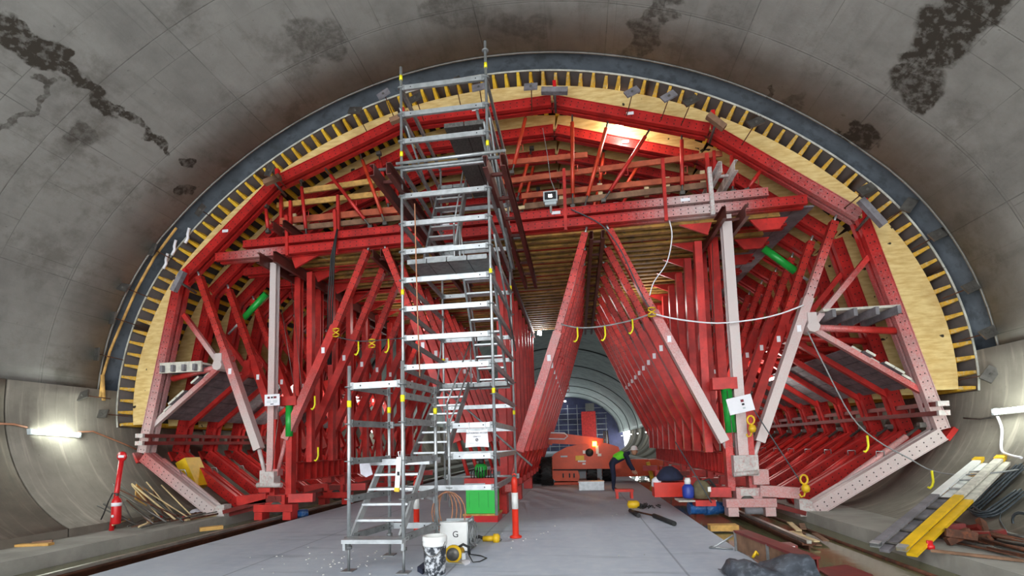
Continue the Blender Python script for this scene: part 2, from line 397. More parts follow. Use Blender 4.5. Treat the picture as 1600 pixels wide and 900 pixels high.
def shell(mb, s0, s1, y0, y1, off, th=.12, ns=None, ny=1):
    """curved slab that follows the tunnel profile, inner face at off, thickness outward"""
    ns = ns or max(2, int(abs(s1-s0)/.4)); grid = []
    for o in (off, off+th):
        g = []
        for j in range(ny+1):
            y = y0+(y1-y0)*j/ny
            g.append([mb.vert((profile(s0+(s1-s0)*i/ns, o)[0], y, profile(s0+(s1-s0)*i/ns, o)[1])) for i in range(ns+1)])
        grid.append(g)
    for gi, g in enumerate(grid):
        for j in range(ny):
            for i in range(ns):
                q = [g[j][i], g[j][i+1], g[j+1][i+1], g[j+1][i]]
                ss = [s0+(s1-s0)*i/ns, s0+(s1-s0)*(i+1)/ns]; yy = [y0+(y1-y0)*j/ny, y0+(y1-y0)*(j+1)/ny]
                mb.face(q, [(ss[0], yy[0]), (ss[1], yy[0]), (ss[1], yy[1]), (ss[0], yy[1])], True)
    A, B = grid
    for i in range(ns):
        mb.face([A[0][i], A[0][i+1], B[0][i+1], B[0][i]]); mb.face([A[ny][i], A[ny][i+1], B[ny][i+1], B[ny][i]])
    for j in range(ny):
        mb.face([A[j][0], A[j+1][0], B[j+1][0], B[j][0]]); mb.face([A[j][ns], A[j+1][ns], B[j+1][ns], B[j][ns]])
    return mb

# ================================================================ SETTING
Y0, PITCH, NF = 10.8, 1.05, 10
YS, YE = -5.0, 93.0            # shell starts behind the camera, ends at the far bulkhead
SK = S1+S2-.40                 # kicker wall top
ZW = -.14                      # water level in the side channels
struct(shell(MB(), -SK, SK, YS, 10.0, .24, .25, 72, 12).build('ceiling', 'vault'))
struct(shell(MB(), -SK, SK, 10.0, 21.2, .36, .2, 60, 1).build('trim_1', 'membrane_dark'))
o = struct(shell(MB(), -SK, SK, 21.2, YE, .12, .2, 60, 14).build('ceiling.001', 'membrane'))
for k_ in range(7):
    y = 23.2+k_*10.0
    shell(MB(), -SK, SK, y, y+.3, .06, .06, 60).build('lining_seam', 'seam', o)
shell(MB(), -SK, SK, 9.97, 10.01, .23, .1, 72).build('lining_edge', 'vault', bpy.data.objects['ceiling'])
for sg, nm in ((-1, 'wall_left'), (1, 'wall_right')):
    wl = bpy.data.objects.new(nm, None); C.objects.link(wl); wl.location = (profile(sg*SB[sg])[0], 0, .1); struct(wl); ABS[wl.name] = V(wl.location)
    a, b = sg*SK, sg*SB[sg]
    ys = [-5.0, -.4, 4.2, 8.1 if sg < 0 else 9.0] + [13.2+5.1*i for i in range(13)]
    for ya, yb in zip(ys, ys[1:]):
        mb = shell(MB(), a, b, ya+.015, yb-.015, .2, .3, 16)
        # vertical foot of the kicker down to the ledge
        x, z = profile(b, .2); mb.box((x+sg*.6, (ya+yb)/2, (z+.06)/2-.02), (1.2, yb-ya-.03, z-.06+.04))
        mb.build('wall_panel', 'lowwall', wl)
zled = .08
for sg, nm, xe in ((-1, 'trim_2', -8.4), (1, 'trim_3', 4.55)):
    xb = profile(sg*SB[sg])[0]+sg*.4
    mb = MB(); n = 60
    rr = random.Random(5)
    prev = None
    for i in range(n+1):      # ragged inner edge of the cast ledge
        y = YS+(36-YS)*i/n; e = xe+rr.uniform(-.025, .025)
        cur = [mb.vert(p) for p in ((xb, y, -.6), (xb, y, zled), (e, y, zled+rr.uniform(-.012, .008)), (e-sg*.03, y, -.6))]
        if prev:
            for a in range(3): mb.face([prev[a], prev[a+1], cur[a+1], cur[a]], [(0, y), (1, y), (1, y+.1), (0, y+.1)])
        else: mb.face(cur)
        prev = cur
    mb.box(((xb+xe)/2, (36+YE)/2, -.26), (abs(xb-xe), YE-36, .68))
    struct(mb.build(nm, 'kerb'))
mb = MB(); mb.box((-2.18, (YS+YE)/2, -.2), (8.79, YE-YS, .4)); struct(mb.build('floor', 'deck'))
mb = MB(); mb.box((-1.9, (YS+YE)/2, -.75), (13.6, YE-YS, .3)); struct(mb.build('floor.001', 'kerb'))
for x0, x1 in ((-8.38, -6.58), (2.22, 4.53)):
    mb = MB(); mb.box(((x0+x1)/2, (YS+40)/2, ZW-.005), (x1-x0-.004, 40-YS, .01)); o = mb.build('standing_water', 'water'); o['kind'] = 'stuff'
    tagp(o, 'shallow murky water along the left rail' if x0 < 0 else 'shallow murky water along the right rail reflecting ladder', 'water')
# far bulkhead: dark blue sheeting
mb = MB(); pts = [(XC-10.5, -.95)]+[(profile(-SK+2*SK*i/50, .9)) for i in range(51)]+[(XC+10.5, -.95)]
mb.slab([(x, YE+.02, z) for x, z in pts], (0, 1, 0), .2); struct(mb.build('wall_far', 'bulk'))

# crane rails: rust brown I-beams with a worn head
def rail(x, y0, y1, z, label):
    t = thing('crane_rail', (x, y0, ZW), label, 'rail')
    mb = MB(); mb.ibeam((x, y0, z-.18), (x, y1, z-.18), .2, .34, .02); mb.build('rail_beam', 'raildk', t)
    mb = MB(); mb.bar((x, y0, z+.02), (x, y1, z+.02), .07, .05, (0, 0, 1)); mb.build('rail_head', 'railtop', t)
    mb = MB(); mb.bar((x-.09, y0, z), (x-.09, y1, z), .025, .02, (0, 0, 1)); mb.build('clip_strip', 'raildk', t)
    return t
rail(-7.18, 3.0, 34, -.015, 'rust brown steel rail beam along the left edge of the road deck')
rail(3.42, 8.05, 34, -.03, 'rust brown steel rail beam along the right deck edge, ending near timber beam')
mb = MB(); mb.tube([(4.95-.75+.0, 5.2, ZW+.01), (4.12, 9, ZW+.015), (4.05, 14, ZW+.01)], .03)
tagp(mb.build('drain_pipe', 'rust'), 'thin dark pipe lying along the water in the right channel', 'pipe')

# ---- visible lamps of the tunnel, plus unseen battens added for fill
def batten(a, b, nrm, label, power, group=None):
    a, b, nrm = V(a), V(b), V(nrm).normalized(); c = (a+b)/2
    t = thing('wall_light', c+nrm*-.02, label, 'light', group)
    MB().bar(a-nrm*.02, b-nrm*.02, .09, .05, nrm).build('lamp_body', 'white', t)
    MB().rod(a+nrm*.05, b+nrm*.05, .035, 8).build('lamp_tube', 'lamp', t)
    MB().box(a+nrm*.02, (.1, .05, .12)).build('end_cap', 'grey', t); MB().box(b+nrm*.02, (.1, .05, .12)).build('end_cap', 'grey', t)
    l = bpy.data.lights.new('tube_glow', 'POINT'); l.energy = power; l.shadow_soft_size = .25; l.color = (.9, 1, .93)
    lo = bpy.data.objects.new('tube_glow', l); C.objects.link(lo); lo.location = c+nrm*.22
    return t
batten((-11.120, 8.490, 2.120), (-11.090, 9.441, 2.067), (.95, 0, .3), 'lit white fluorescent batten on the left tunnel wall', 22)
batten((7.5, 8.55, 1.97), (7.5, 9.8, 1.93), (-.95, 0, .3), 'lit white fluorescent batten on the right tunnel wall', 22)
for y, w_ in ((1.5, 'nearest behind the photographer'), (-2.5, 'farthest behind the photographer')):  # unseen battens behind the camera, added as frontal fill
    batten((7.5, y, 1.95), (7.5, y+1.25, 1.95), (-.95, 0, .3), 'fluorescent batten on the right wall, '+w_, 110)
    batten((-11.08, y, 2.1), (-11.08, y+1.25, 2.1), (.95, 0, .3), 'fluorescent batten on the left wall, '+w_, 110)
def point(loc, e, col=(1, .97, .9), r=.1):
    l = bpy.data.lights.new('lamp_light', 'POINT'); l.energy = e; l.shadow_soft_size = r; l.color = col
    o = bpy.data.objects.new('lamp_light', l); C.objects.link(o); o.location = loc; return o

# lamps beyond the formwork: right row real, left row added to brighten the vault
for i in range(9):
    y = 25+i*7.6
    for sg in (-1, 1):
        x = XC+sg*(SX+R2+.03)
        t = thing('wall_light', (x, y, 2.5), 'small round lamp on the far %s tunnel wall, %s beyond the formwork' % ('left' if sg < 0 else 'right', ['first', 'second', 'third', 'fourth', 'fifth', 'sixth', 'seventh', 'eighth', 'ninth'][i]), 'light', 'lamps along the far %s wall' % ('left' if sg < 0 else 'right'))
        MB().box((x+sg*.05, y, 2.5), (.1, .22, .16)).build('lamp_body', 'grey', t)
        MB().lathe((x-sg*.05, y, 2.5), [(.02, -.05), (.09, -.04), (.1, 0), (.09, .04), (.02, .05)], 10).build('lamp_lens', 'led', t)
        point((x-sg*1.3, y, 2.9), 55, (.93, 1, .98), .12)

# ================================================================ FORMWORK TRAVELLER (one rigid machine, many parts)
G = thing('formwork_traveller', (-1.85, 15.5, -.03), 'huge red steel formwork traveller filling the tunnel, with plywood arch and columns on rails', 'formwork')
PY = V((0, PITCH, 0))
def rep(name, fn, mats, frames=range(NF), subs=(), label0=None):
    """front copy (frame 0) carries the slurry overspray; the frames behind share one clean mesh.  subs: (name, fn, mats)"""
    meshes = {}
    def mesh(nm, f, mt, front):
        key = (nm, id(f), front)
        if key not in meshes:
            mb = MB(); f(mb, front); meshes[key] = mb.mesh(nm, mt)
        return meshes[key]
    for i in frames:
        o = link(name, mesh(name, fn, mats, i == 0), G)
        for nm, f, mt in subs: link(nm, mesh(nm, f, mt, i == 0), o)
        o.location = (0, PITCH*i, 0)
        if i == 0 and label0: o['label'] = label0

# ---- arch ribs: hinge points of the polygonal red waler ring
HP = [(-10.693, 10.800, 1.596), (-9.846, 10.800, 5.948), (-7.276, 10.800, 8.302), (-3.949, 10.800, 9.526), (-0.269, 10.800, 9.574), (3.206, 10.800, 8.441), (6.097, 10.800, 6.156), (7.202, 10.800, 1.614)]
RIBSPRAY = [(.75, .1), (0, 0), (0, 0), (0, 0), (.12, .05), (0, .45), (.05, .75)]
for k_ in range(7):
    a, b = HP[k_], HP[k_+1]
    sp = RIBSPRAY[k_]
    def f(mb, fr, a=a, b=b, sp=sp):
        d = (V(b)-V(a)).normalized()*.04
        mb.chan2(V(a)+d, V(b)-d, .24, .08, .09, spray=sp if fr else (0, 0))
    def lp(mb, fr, a=a, b=b):
        c = lerp(a, b, .5); mb.box((c[0], c[1]-.155, c[2]), (.16, .004, .07))
    rep('rib_waler', f, 'red', subs=[('label_plate', lp, 'paper')] if k_ in (1, 3, 4) else ())
for h in HP[1:-1]:
    def f(mb, fr, h=h): mb.prof((h[0], Y0-.04, h[2]), (h[0], Y0+.04, h[2]), [(.14*math.cos(t*math.pi/4), .14*math.sin(t*math.pi/4)) for t in range(8)], (0, 0, 1))
    rep('hinge_plate', f, 'reddark')
# ---- plywood arch boards between ring and timber beams
def s_of(h):
    best = min((abs(math.atan2(profile(i*.02)[0]-XC, profile(i*.02)[1]-1)-math.atan2(h[0]-XC, h[2]-1)), i*.02) for i in range(-700, 700))
    return best[1]
SH = [s_of(h) for h in HP]
SKL, SKR = -(S1+S2+.45), (S1+S2+.35)     # ends of the form skin
SH[0], SH[-1] = SKL, SKR
OFF_IN = .005
for k_ in range(7):
    s0, s1 = SH[k_]+.04, SH[k_+1]-.04
    a, b = V(HP[k_]), V(HP[k_+1])
    if k_ == 0: t = (profile(s0)[1]-a.z)/(b.z-a.z); a = a.lerp(b, t)
    if k_ == 6: t = (profile(s1)[1]-b.z)/(a.z-b.z); b = b.lerp(a, t)
    nsub = 3
    for j in range(nsub):       # each board its own piece, butt joints between
        u0, u1 = j/nsub, (j+1)/nsub
        def f(mb, fr, a=a, b=b, s0=s0, s1=s1, u0=u0, u1=u1):
            g = .006
            pa, pb = a.lerp(b, u0), a.lerp(b, u1)
            top = [profile(s0+(s1-s0)*(u0+(u1-u0)*q/5), OFF_IN) for q in range(6)]
            pts = [(pa.x, Y0-.10, pa.z)]+[(x, Y0-.10, z) for x, z in top]+[(pb.x, Y0-.10, pb.z)]
            mb.slab(pts, (0, 1, 0), .06)
        rep('arch_board', f, 'ply')
# ---- timber beams lengthwise around the arch, nosing out in front of the boards
NB = 94
hb = {}
for i in range(NB):
    s = SKL+.06+(SKR-SKL-.12)*i/(NB-1)
    x, z = profile(s, .083); x2, z2 = profile(s, -1.1)
    nrm = V((x2-x, 0, z2-z)).normalized()
    jit = random.Random(i).uniform(-.03, .03)
    mb = MB(); p0, p1 = V((x, 10.70+jit, z)), V((x, 20.5, z))
    a, b, t = .046, .077, .018
    poly = [(-a, -b), (a, -b), (a, -b+.04), (t, -b+.05), (t, b-.05), (a, b-.04), (a, b), (-a, b), (-a, b-.04), (-t, b-.05), (-t, -b+.05), (-a, -b+.04)]
    mb.prof(p0, p1, poly, nrm)
    o = mb.build('timber_beam', 'h20', G)
    mb = MB(); up = -nrm        # bevelled nose, thinner towards the tip
    q0, q1 = V((x, 10.47+jit, z))+up*.045, V((x, 10.70+jit, z))
    side = up.cross(V((0, 1, 0)))
    w = .043
    P = [q0-side*w*.7-up*.03, q0+side*w*.7-up*.03, q0+side*w*.7+up*.05, q0-side*w*.7+up*.05, q1-side*w-up*b, q1+side*w-up*b, q1+side*w+up*b, q1-side*w+up*b]
    I = [mb.vert(p) for p in P]
    for q in ((0, 1, 2, 3), (4, 7, 6, 5), (0, 4, 5, 1), (1, 5, 6, 2), (2, 6, 7, 3), (3, 7, 4, 0)): mb.face([I[k] for k in q])
    mb.build('beam_nose', 'h20tip' if (s > 1 or s < -9) else 'h20', o)
# ---- form skin in sheets
ns = 11
for i in range(ns):
    a, b = SKL+(SKR-SKL)*i/ns+.004, SKL+(SKR-SKL)*(i+1)/ns-.004
    o = shell(MB(), a, b, 10.45, 20.55, .168, .022, 12).build('form_panel', 'skin', G)
    shell(MB(), a, b, 10.43, 10.45, .162, .034, 12).build('panel_edge', 'formedge', o)

# ---- cross beams (two drilled walers one above the other) and the deck
def f(mb, fr): mb.chan2((-8.839, 10.800, 6.474), (5.054, 10.800, 6.626), .2, .1, .08, spray=(.0, .0))
rep('cross_beam', f, 'red', range(1, NF))
def f(mb, fr):
    a, b = (-8.839, 10.800, 6.474), (5.054, 10.800, 6.626); c = [0, .09, .16, .68, .85, .93, 1]; sp = [.1, .55, .05, 0, .75, .25, 0]
    for k in range(6): mb.chan2(lerp(a, b, c[k]), lerp(a, b, c[k+1]), .2, .1, .08, spray=(sp[k], sp[k+1]))
rep('cross_beam', f, 'red', [0], label0='lower front cross beam whitened by slurry near the columns')
def f(mb, fr):
    a, b = (-8.085, 10.800, 6.746), (4.288, 10.800, 6.876); c = [0, .72, .86, 1]; sp = [0, 0, .7, .35]
    for k in range(3): mb.chan2(lerp(a, b, c[k]), lerp(a, b, c[k+1]), .18, .1, .08, spray=(sp[k], sp[k+1]) if fr else (0, 0))
rep('upper_beam', f, 'red')
for px in ((0.42), (0.63), (.86)):
    def f(mb, fr, t=px):
        c = lerp((-8.085, 10.800, 6.746), (4.288, 10.800, 6.876), t); mb.box((c[0], c[1]-.14, c[2]), (.2, .004, .07))
    rep('label_plate', f, 'paper', [0])
ZJ = 6.50
for i in range(30):
    y = 11.0+i*.32
    mb = MB(); mb.prof((-7.3, y, ZJ), (3.5 if i % 3 else 4.6, y, ZJ), [(-.06, -.08), (.06, -.08), (.06, -.035), (.03, -.02), (.03, .02), (.06, .04), (.06, .08), (-.06, .08), (-.06, .04), (-.03, .02), (-.03, -.02), (-.06, -.035)], (0, 0, 1))
    mb.build('deck_joist', 'joist', G)
for i in range(9):
    x0 = -7.4+i*1.335
    MB().box((x0+.665, 15.7, ZJ+.095), (1.325, 9.6, .025)).build('deck_panel', 'deckply', G)
# guard toe fascia behind the upper beam
MB().box((-1.9, 10.98, 6.78), (11.2, .05, .12)).build('toe_board', 'deckply', G)

# ---- lengthwise header channels
def chan_pair(name, xa, z, y0, y1, half, h, mat, spray=(0, 0), fl=.08):
    mb = MB()
    for sg in (-1, 1):
        x = xa+sg*half
        poly = [(0, -h/2), (fl, -h/2), (fl, -h/2+.012), (.012, -h/2+.012), (.012, h/2-.012), (fl, h/2-.012), (fl, h/2), (0, h/2)]
        mb.prof((x, y0, z), (x, y1, z), [(-p*sg, q) for p, q in poly][::1 if sg < 0 else -1], (0, 0, 1), spray)
    n = int((y1-y0)/.8)
    for i in range(n): mb.box((xa, y0+.4+i*.8, z), (half*2, .05, .05))
    return mb.build(name, mat, G)
XL, XR = -7.22, 3.45
chan_pair('header_channels', XL, 6.22, 10.35, 20.6, .17, .27, 'rustbeam')
chan_pair('header_channels', XR+.02, 6.33, 10.3, 20.6, .19, .27, 'rustbeam')
XA, XB = -4.62, .62
chan_pair('header_channels', XA, 6.27, 10.75, 20.6, .09, .2, 'rustbeam')
chan_pair('header_channels', XB, 6.27, 10.75, 20.6, .09, .2, 'rustbeam')
chan_pair('header_channels', -1.83, 6.27, 11.2, 20.6, .09, .2, 'rustbeam')
chan_pair('upper_channels', -6.9, 6.98, 10.3, 12.4, .12, .2, 'rustbeam'); chan_pair('upper_channels', 3.35, 7.28, 10.2, 12.4, .12, .24, 'slurry')
lab(chan_pair('tower_support_channels', -2.97, 6.05, 7.05, 13.3, .1, .2, 'rustbeam'), 'rust brown channel pair reaching out left of the stair tower')
lab(chan_pair('tower_support_channels', -1.14, 6.05, 7.15, 13.3, .1, .2, 'rustbeam'), 'rust brown channel pair reaching out right of the stair tower')

# ---- columns
def f(mb, fr): mb.ibeam((-7.292, 10.800, 6.234), (-7.296, 10.800, 0.904), .16, .17, .03, (0, 1, 0), spray=(.95, .55) if fr else (0, 0))
rep('column', f, 'redplain', label0='left front column, slurry white on top')
def f(mb, fr): mb.ibeam((3.408, 10.800, 6.463), (3.412, 10.800, 0.981), .2, .2, .04, (0, 1, 0), spray=(1.1, .7) if fr else (0, 0))
rep('column', f, 'redplain', label0='right front column, slurry white on top')
def f(mb, fr): mb.ibeam((-1.83, Y0+.1, 6.15), (-1.83, Y0+.1, .7), .18, .2, .04, (0, 1, 0))
rep('column', f, 'redplain', range(1, NF))
def f(mb, fr): mb.bar((XL+.62, Y0+.45, 6.1), (XL+.66, Y0+.45, 1.3), .14, .16)
rep('inner_post', f, 'redplain', range(0, NF-1))
def f(mb, fr): mb.bar((XR-.55, Y0+.45, 6.1), (XR-.6, Y0+.45, 1.3), .16, .16)
rep('inner_post', f, 'redplain', range(0, NF-1))

# ---- telescopic diagonal struts
def strut(top, j1, j2, bot, sp=(0, 0, 0), w=(.15, .19, .085)):
    def a(mb, fr):
        mb.bar(top, lerp(top, j1, 1.12), w[0], w[0], spray=(sp[0], sp[1]) if fr else (0, 0))
    def t(mb, fr):
        d = (V(top)-V(j1)).normalized(); mb.rod(top, V(top)+d*.16, .025, 6)
    def s(mb, fr):
        mb.prof(j1, j2, [(-w[1]/2, -w[1]/2), (w[1]/2, -w[1]/2), (w[1]/2, w[1]/2), (-w[1]/2, w[1]/2)], spray=(sp[1], sp[2]) if fr else (0, 0))
    def p(mb, fr):
        mb.rod(j2, bot, w[2]/2*1.1, 8, spray=(sp[2], sp[2]) if fr else (0, 0))
        mb.box(bot, (.14, .2, .16), spray=sp[2] if fr else 0)
    def l(mb, fr):
        c = V(lerp(j1, j2, .22)); mb.bar(c+V((0, -w[1]/2-.003, .07)), c+V((0, -w[1]/2-.003, -.07))+(V(j2)-V(j1)).normalized()*V((1, 0, 0)).x*0, .08, .005)
    def h(mb, fr):
        c = V(lerp(j1, j2, .07)); sd = (V(j2)-V(j1)).normalized().cross(V((0, 1, 0))); u = (V(j2)-V(j1)).normalized()
        e = c+sd*(w[1]/2); mb.tube([e, e+sd*.09+u*.02, e+sd*.09+u*.13, e+u*.16], .012, 5)
    rep('diagonal_strut', a, 'red1', subs=[('sleeve', s, 'redplain'), ('screw_pin', t, 'galv'), ('spindle', p, 'redplain'), ('label_plate', l, 'paper'), ('handle', h, 'redplain')])
strut((-9.362, 10.800, 6.046), (-8.594, 10.800, 4.107), (-7.627, 10.800, 1.643), (-7.464, 10.800, 1.059), (0, .3, .95))
strut((5.603, 10.800, 6.130), (4.954, 10.800, 4.508), (3.767, 10.800, 1.506), (3.610, 10.800, 1.083), (.0, .7, .9))
strut((-4.879, 10.800, 6.364), (-5.676, 10.800, 4.545), (-6.932, 10.800, 1.870), (-7.134, 10.800, 1.083), (0, 0, .45))
strut((-4.408, 10.800, 6.357), (-3.704, 10.800, 4.579), (-2.704, 10.800, 1.689), (-2.467, 10.800, 0.847))
strut((0.347, 10.800, 6.338), (-0.362, 10.800, 4.075), (-1.300, 10.800, 1.435), (-1.568, 10.800, 0.633), (0, .45, .3))  # paleness of this sleeve raised to paint in glare
strut((0.894, 10.800, 6.365), (1.765, 10.800, 4.410), (3.063, 10.800, 1.526), (3.269, 10.800, 0.944), (0, .35, .95))

# ---- lower legs: drilled raking beams with pipe jacks, toe plates
def f(mb, fr): mb.chan2((-10.655, 10.800, 1.548), (-8.719, 10.800, 0.164), .25, .08, .1, spray=(.35, .95) if fr else (0, 0))
rep('raking_beam', f, 'red')
def f(mb, fr): mb.chan2((7.173, 10.800, 1.564), (4.710, 10.800, 0.108), .27, .08, .1, spray=(.85, .75) if fr else (0, 0))
rep('raking_beam', f, 'red')
def jack(a, b, sp):
    def p(mb, fr): mb.rod(lerp(a, b, .14), lerp(a, b, .88), .06, 8, spray=sp if fr else (0, 0))
    def q(mb, fr): mb.rod(a, b, .03, 8); mb.box(a, (.12, .1, .1)); mb.box(b, (.1, .1, .1))
    def h(mb, fr):
        c = V(lerp(a, b, .42)); mb.tube([c+V((0, -.05, .05)), c+V((-.02, -.1, .16)), c+V((.13, -.1, .16-.0)), c+V((.15, -.05, .02))], .012, 5)
    rep('pipe_jack', p, 'redplain', subs=[('jack_spindle', q, 'steel'), ('handle', h, 'galv')])
jack((-10.627, 10.950, 1.655), (-8.600, 10.950, 0.173), (.4, .8))
jack((6.984, 10.950, 1.755), (4.756, 10.950, 0.153), (.5, .6))
def f(mb, fr):
    c = V((-8.600, 10.800, 0.163)); mb.slab([c+V((-.32, -.12, -.12)), c+V((.18, -.12, -.12)), c+V((.18, -.12, .18)), c+V((.02, -.12, .18))], (0, 1, 0), .24)
rep('toe_plate', f, 'slurry', [0]); 
def f(mb, fr):
    c = V((4.612, 10.800, 0.109)); mb.slab([c+V((.42, -.12, -.14)), c+V((-.2, -.12, -.14)), c+V((-.2, -.12, .2)), c+V((-.02, -.12, .2))], (0, 1, 0), .24)
rep('toe_plate', f, 'slurry', [0])
def f(mb, fr):
    c = V((-10.905, 10.800, 1.506)); d = V((.16, 0, -.26)).normalized(); mb.bar(c-d*.14, c+d*.14, .1, .22, spray=(.5, .1) if fr else (0, 0))
rep('stop_bracket', f, 'redplain')
def f(mb, fr):
    c = V((7.347, 10.800, 1.559)); d = V((.16, 0, .2)).normalized(); mb.bar(c-d*.14, c+d*.14, .1, .22)
rep('stop_bracket', f, 'redplain')
for z, w in ((2.05, .09), (1.87, .09)):
    MB().bar((-10.5, 10.45, z), (-10.5, 20.5, z), .1, w, (0, 0, 1)).build('leg_tie_channel', 'reddark', G)
    MB().bar((7.02, 10.4, z+.1), (7.02, 20.5, z+.1), .1, w, (0, 0, 1)).build('leg_tie_channel', 'reddark', G)
for i in range(18):
    MB().box((-10.5, 10.7+i*.55, 1.96), (.08, .05, .1)).build('tie_spacer', 'reddark', G); MB().box((7.02, 10.7+i*.55, 2.06), (.08, .05, .1)).build('tie_spacer', 'reddark', G)
for e in ((-10.5, 10.42, 2.05), (-10.5, 10.42, 1.87), (7.02, 10.37, 2.15), (7.02, 10.37, 1.97)):
    MB().box(e, (.2, .06, .1)).build('channel_end', 'slurry', G)

# ---- side working brackets: knee braces, small timber landings, inclined plank platform
def knee(pt, kn, hz, lo, mirror):
    def a(mb, fr): mb.bar(pt, kn, .11, .1, spray=(.1, .9) if fr else (0, 0))
    rep('knee_brace', a, 'redplain')
    def b(mb, fr): mb.rod(kn, hz, .075, 8, spray=(.5, .0) if fr else (0, 0))
    rep('bracket_tube', b, 'redplain')
    def c(mb, fr): mb.bar(kn, lo, .11, .1, spray=((.6, .3) if mirror else (.3, .9)) if fr else (0, 0))
    rep('bracket_strut', c, 'redplain')
    def d(mb, fr): mb.prof(V(kn)-V((0, .16, 0)), V(kn)+V((0, .16, 0)), [(.13*math.cos(t*math.pi/4), .13*math.sin(t*math.pi/4)) for t in range(8)], (0, 0, 1), spray=(.9, .9) if fr else (0, 0)); mb.box(V(kn)+V((0, -.02, .2)), (.18, .22, .2), spray=.95 if fr else 0)
    rep('knuckle', d, 'redplain')
KL = ((-9.760, 10.800, 5.091), (-8.687, 10.800, 3.726), (-10.021, 10.800, 3.466), (-10.509, 10.800, 2.293)); KR = ((6.198, 10.800, 5.305), (4.955, 10.800, 3.871), (6.594, 10.800, 3.705), (6.952, 10.800, 2.427))
knee(*KL, False); knee(*KR, True)
def landing(a, b, z, mat_front, flip):
    x0, x1 = sorted((a, b))
    for j in range(3):
        MB().box(((x0+x1)/2, 10.6+.21+j*.42, z), (x1-x0, .4, .05)).build('landing_board', 'plankw' if j == 0 else 'plank', G)
    for j in range(4):
        x = x0+.12+(x1-x0-.24)*j/3; MB().box((x, 11.1, z-.11), (.07, 1.3, .16)).build('landing_joist', 'plank', G)
a, b = (-10.153, 10.700, 3.734), (-9.030, 10.700, 3.919); landing(a[0], b[0], a[2]+.05, 'plankw', False)
MB().box(((a[0]+b[0])/2, 10.56, a[2]-.03), (b[0]-a[0], .05, .26)).build('landing_fascia', 'plankw', G)
a, b = (5.152, 10.700, 4.245), (6.605, 10.700, 4.082); landing(a[0], b[0], (a[2]+b[2])/2+.02, 'plankw', True)
def platform(top, low, n, up):
    top, low = V(top), V(low); d = (low-top); nrm = V((-d.z, 0, d.x)).normalized()
    if nrm.z < 0: nrm = -nrm
    for j in range(n):
        c = top+d*((j+.5)/n)+nrm*.10
        y0 = 10.62+random.Random(j).uniform(0, .25)
        o = MB().bar(c+V((0, y0-Y0, 0)), c+V((0, 19.8-Y0, 0)), d.length/n-.02, .045, nrm).build('platform_plank', 'plank', G)
        MB().bar(c+V((0, y0-Y0-.01, 0)), c+V((0, y0-Y0, 0)), d.length/n-.012, .047, nrm).build('plank_end', 'plankw', o)
platform(lerp(KL[1], KL[3], .12), lerp(KL[1], KL[3], .92), 7, 1)
platform(lerp(KR[1], KR[3], .36), lerp(KR[1], KR[3], .97), 7, 1)

# ---- sill girders with stiffeners, bogies, jack posts
def sill(x, z0, z1, y0, y1):
    h = z1-z0; mb = MB(); mb.ibeam((x, y0, (z0+z1)/2), (x, y1, (z0+z1)/2), .26, h, .025); o = mb.build('sill_girder', 'redplain', G)
    for sg in (-1, 1):
        for i in range(int((y1-y0)/.3)):
            MB().box((x+sg*.065, y0+.15+i*.3, (z0+z1)/2), (.11, .02, h-.05)).build('stiffener', 'redplain', o)
sill(-7.0, .82, 1.3, 11.05, 20.6); sill(3.22, .82, 1.3, 11.05, 20.6); sill(-1.83, .42, .78, 11.25, 20.6)
def bogie(x, y, out, front):
    """cross beam on two feet over the rail, jack posts, side arms"""
    sp = .55 if (front and out > 0) else 0.
    o = MB().box((x+out*.05, y, .26), (.98, .26, .17), spray=sp).build('bogie_beam', 'redplain', G)
    for dx in (-.36, .36):
        MB().box((x+out*.05+dx, y, .08), (.2, .28, .18), spray=sp*1.2).build('bogie_foot', 'redplain', o)
    MB().lathe((x, y+.02, .255), [(.02, -.1), (.16, -.1), (.16, .1), (.02, .1)], 14, 'y').build('wheel', 'steel', o)
    MB().box((x+out*.04, y+.05, .45), (.5, .24, .22), spray=sp).build('jack_block', 'redplain', G)
    MB().box((x+out*.04, y-.075, .47), (.34, .02, .14), spray=sp).build('slot_plate', 'slurry' if sp else 'reddark', o)
    for dx in ((-.22, .2) if front else (.1,)):
        MB().bar((x+out*-.05+dx*1.0, y+.1, .5), (x+out*-.05+dx, y+.1, 2.35 if front else .9), .15, .2, spray=(.3, .1) if sp else (0, 0)).build('jack_post', 'redplain', G)
    MB().bar((x+out*.25, y, .5), (x+out*1.0, y, .44), .22, .2, spray=(sp, sp)).build('side_arm', 'redplain', G)
    MB().bar((x-out*.3, y, .48), (x-out*.85, y+.1, .48), .2, .2).build('side_arm', 'redplain', G)
    MB().box((x+out*.28, y-.02, .78), (.3, .2, .3), spray=sp).build('bolt_plate', 'redplain', G)
for i, y in enumerate((10.75, 13.6, 16.9, 20.2)):
    bogie(-7.08, y, -1, i == 0); bogie(3.42, y, 1, i == 0)
    MB().bar((-1.83, y+.6, .42), (-1.83, y+.6, .005), .3, .3, ).build('sill_foot', 'redplain', G)
def f(mb, fr): mb.bar((-8.437, 10.700, 0.176), (-7.090, 10.700, 0.490), .09, .1)
rep('foot_tie', f, 'reddark'); 
def f(mb, fr): mb.bar((-8.592, 10.900, 0.057), (-7.220, 10.900, 0.348), .09, .1)
rep('foot_tie', f, 'reddark')
def f(mb, fr): mb.bar((4.514, 10.700, 0.034), (3.573, 10.700, 0.301), .09, .1)
rep('foot_tie', f, 'reddark')
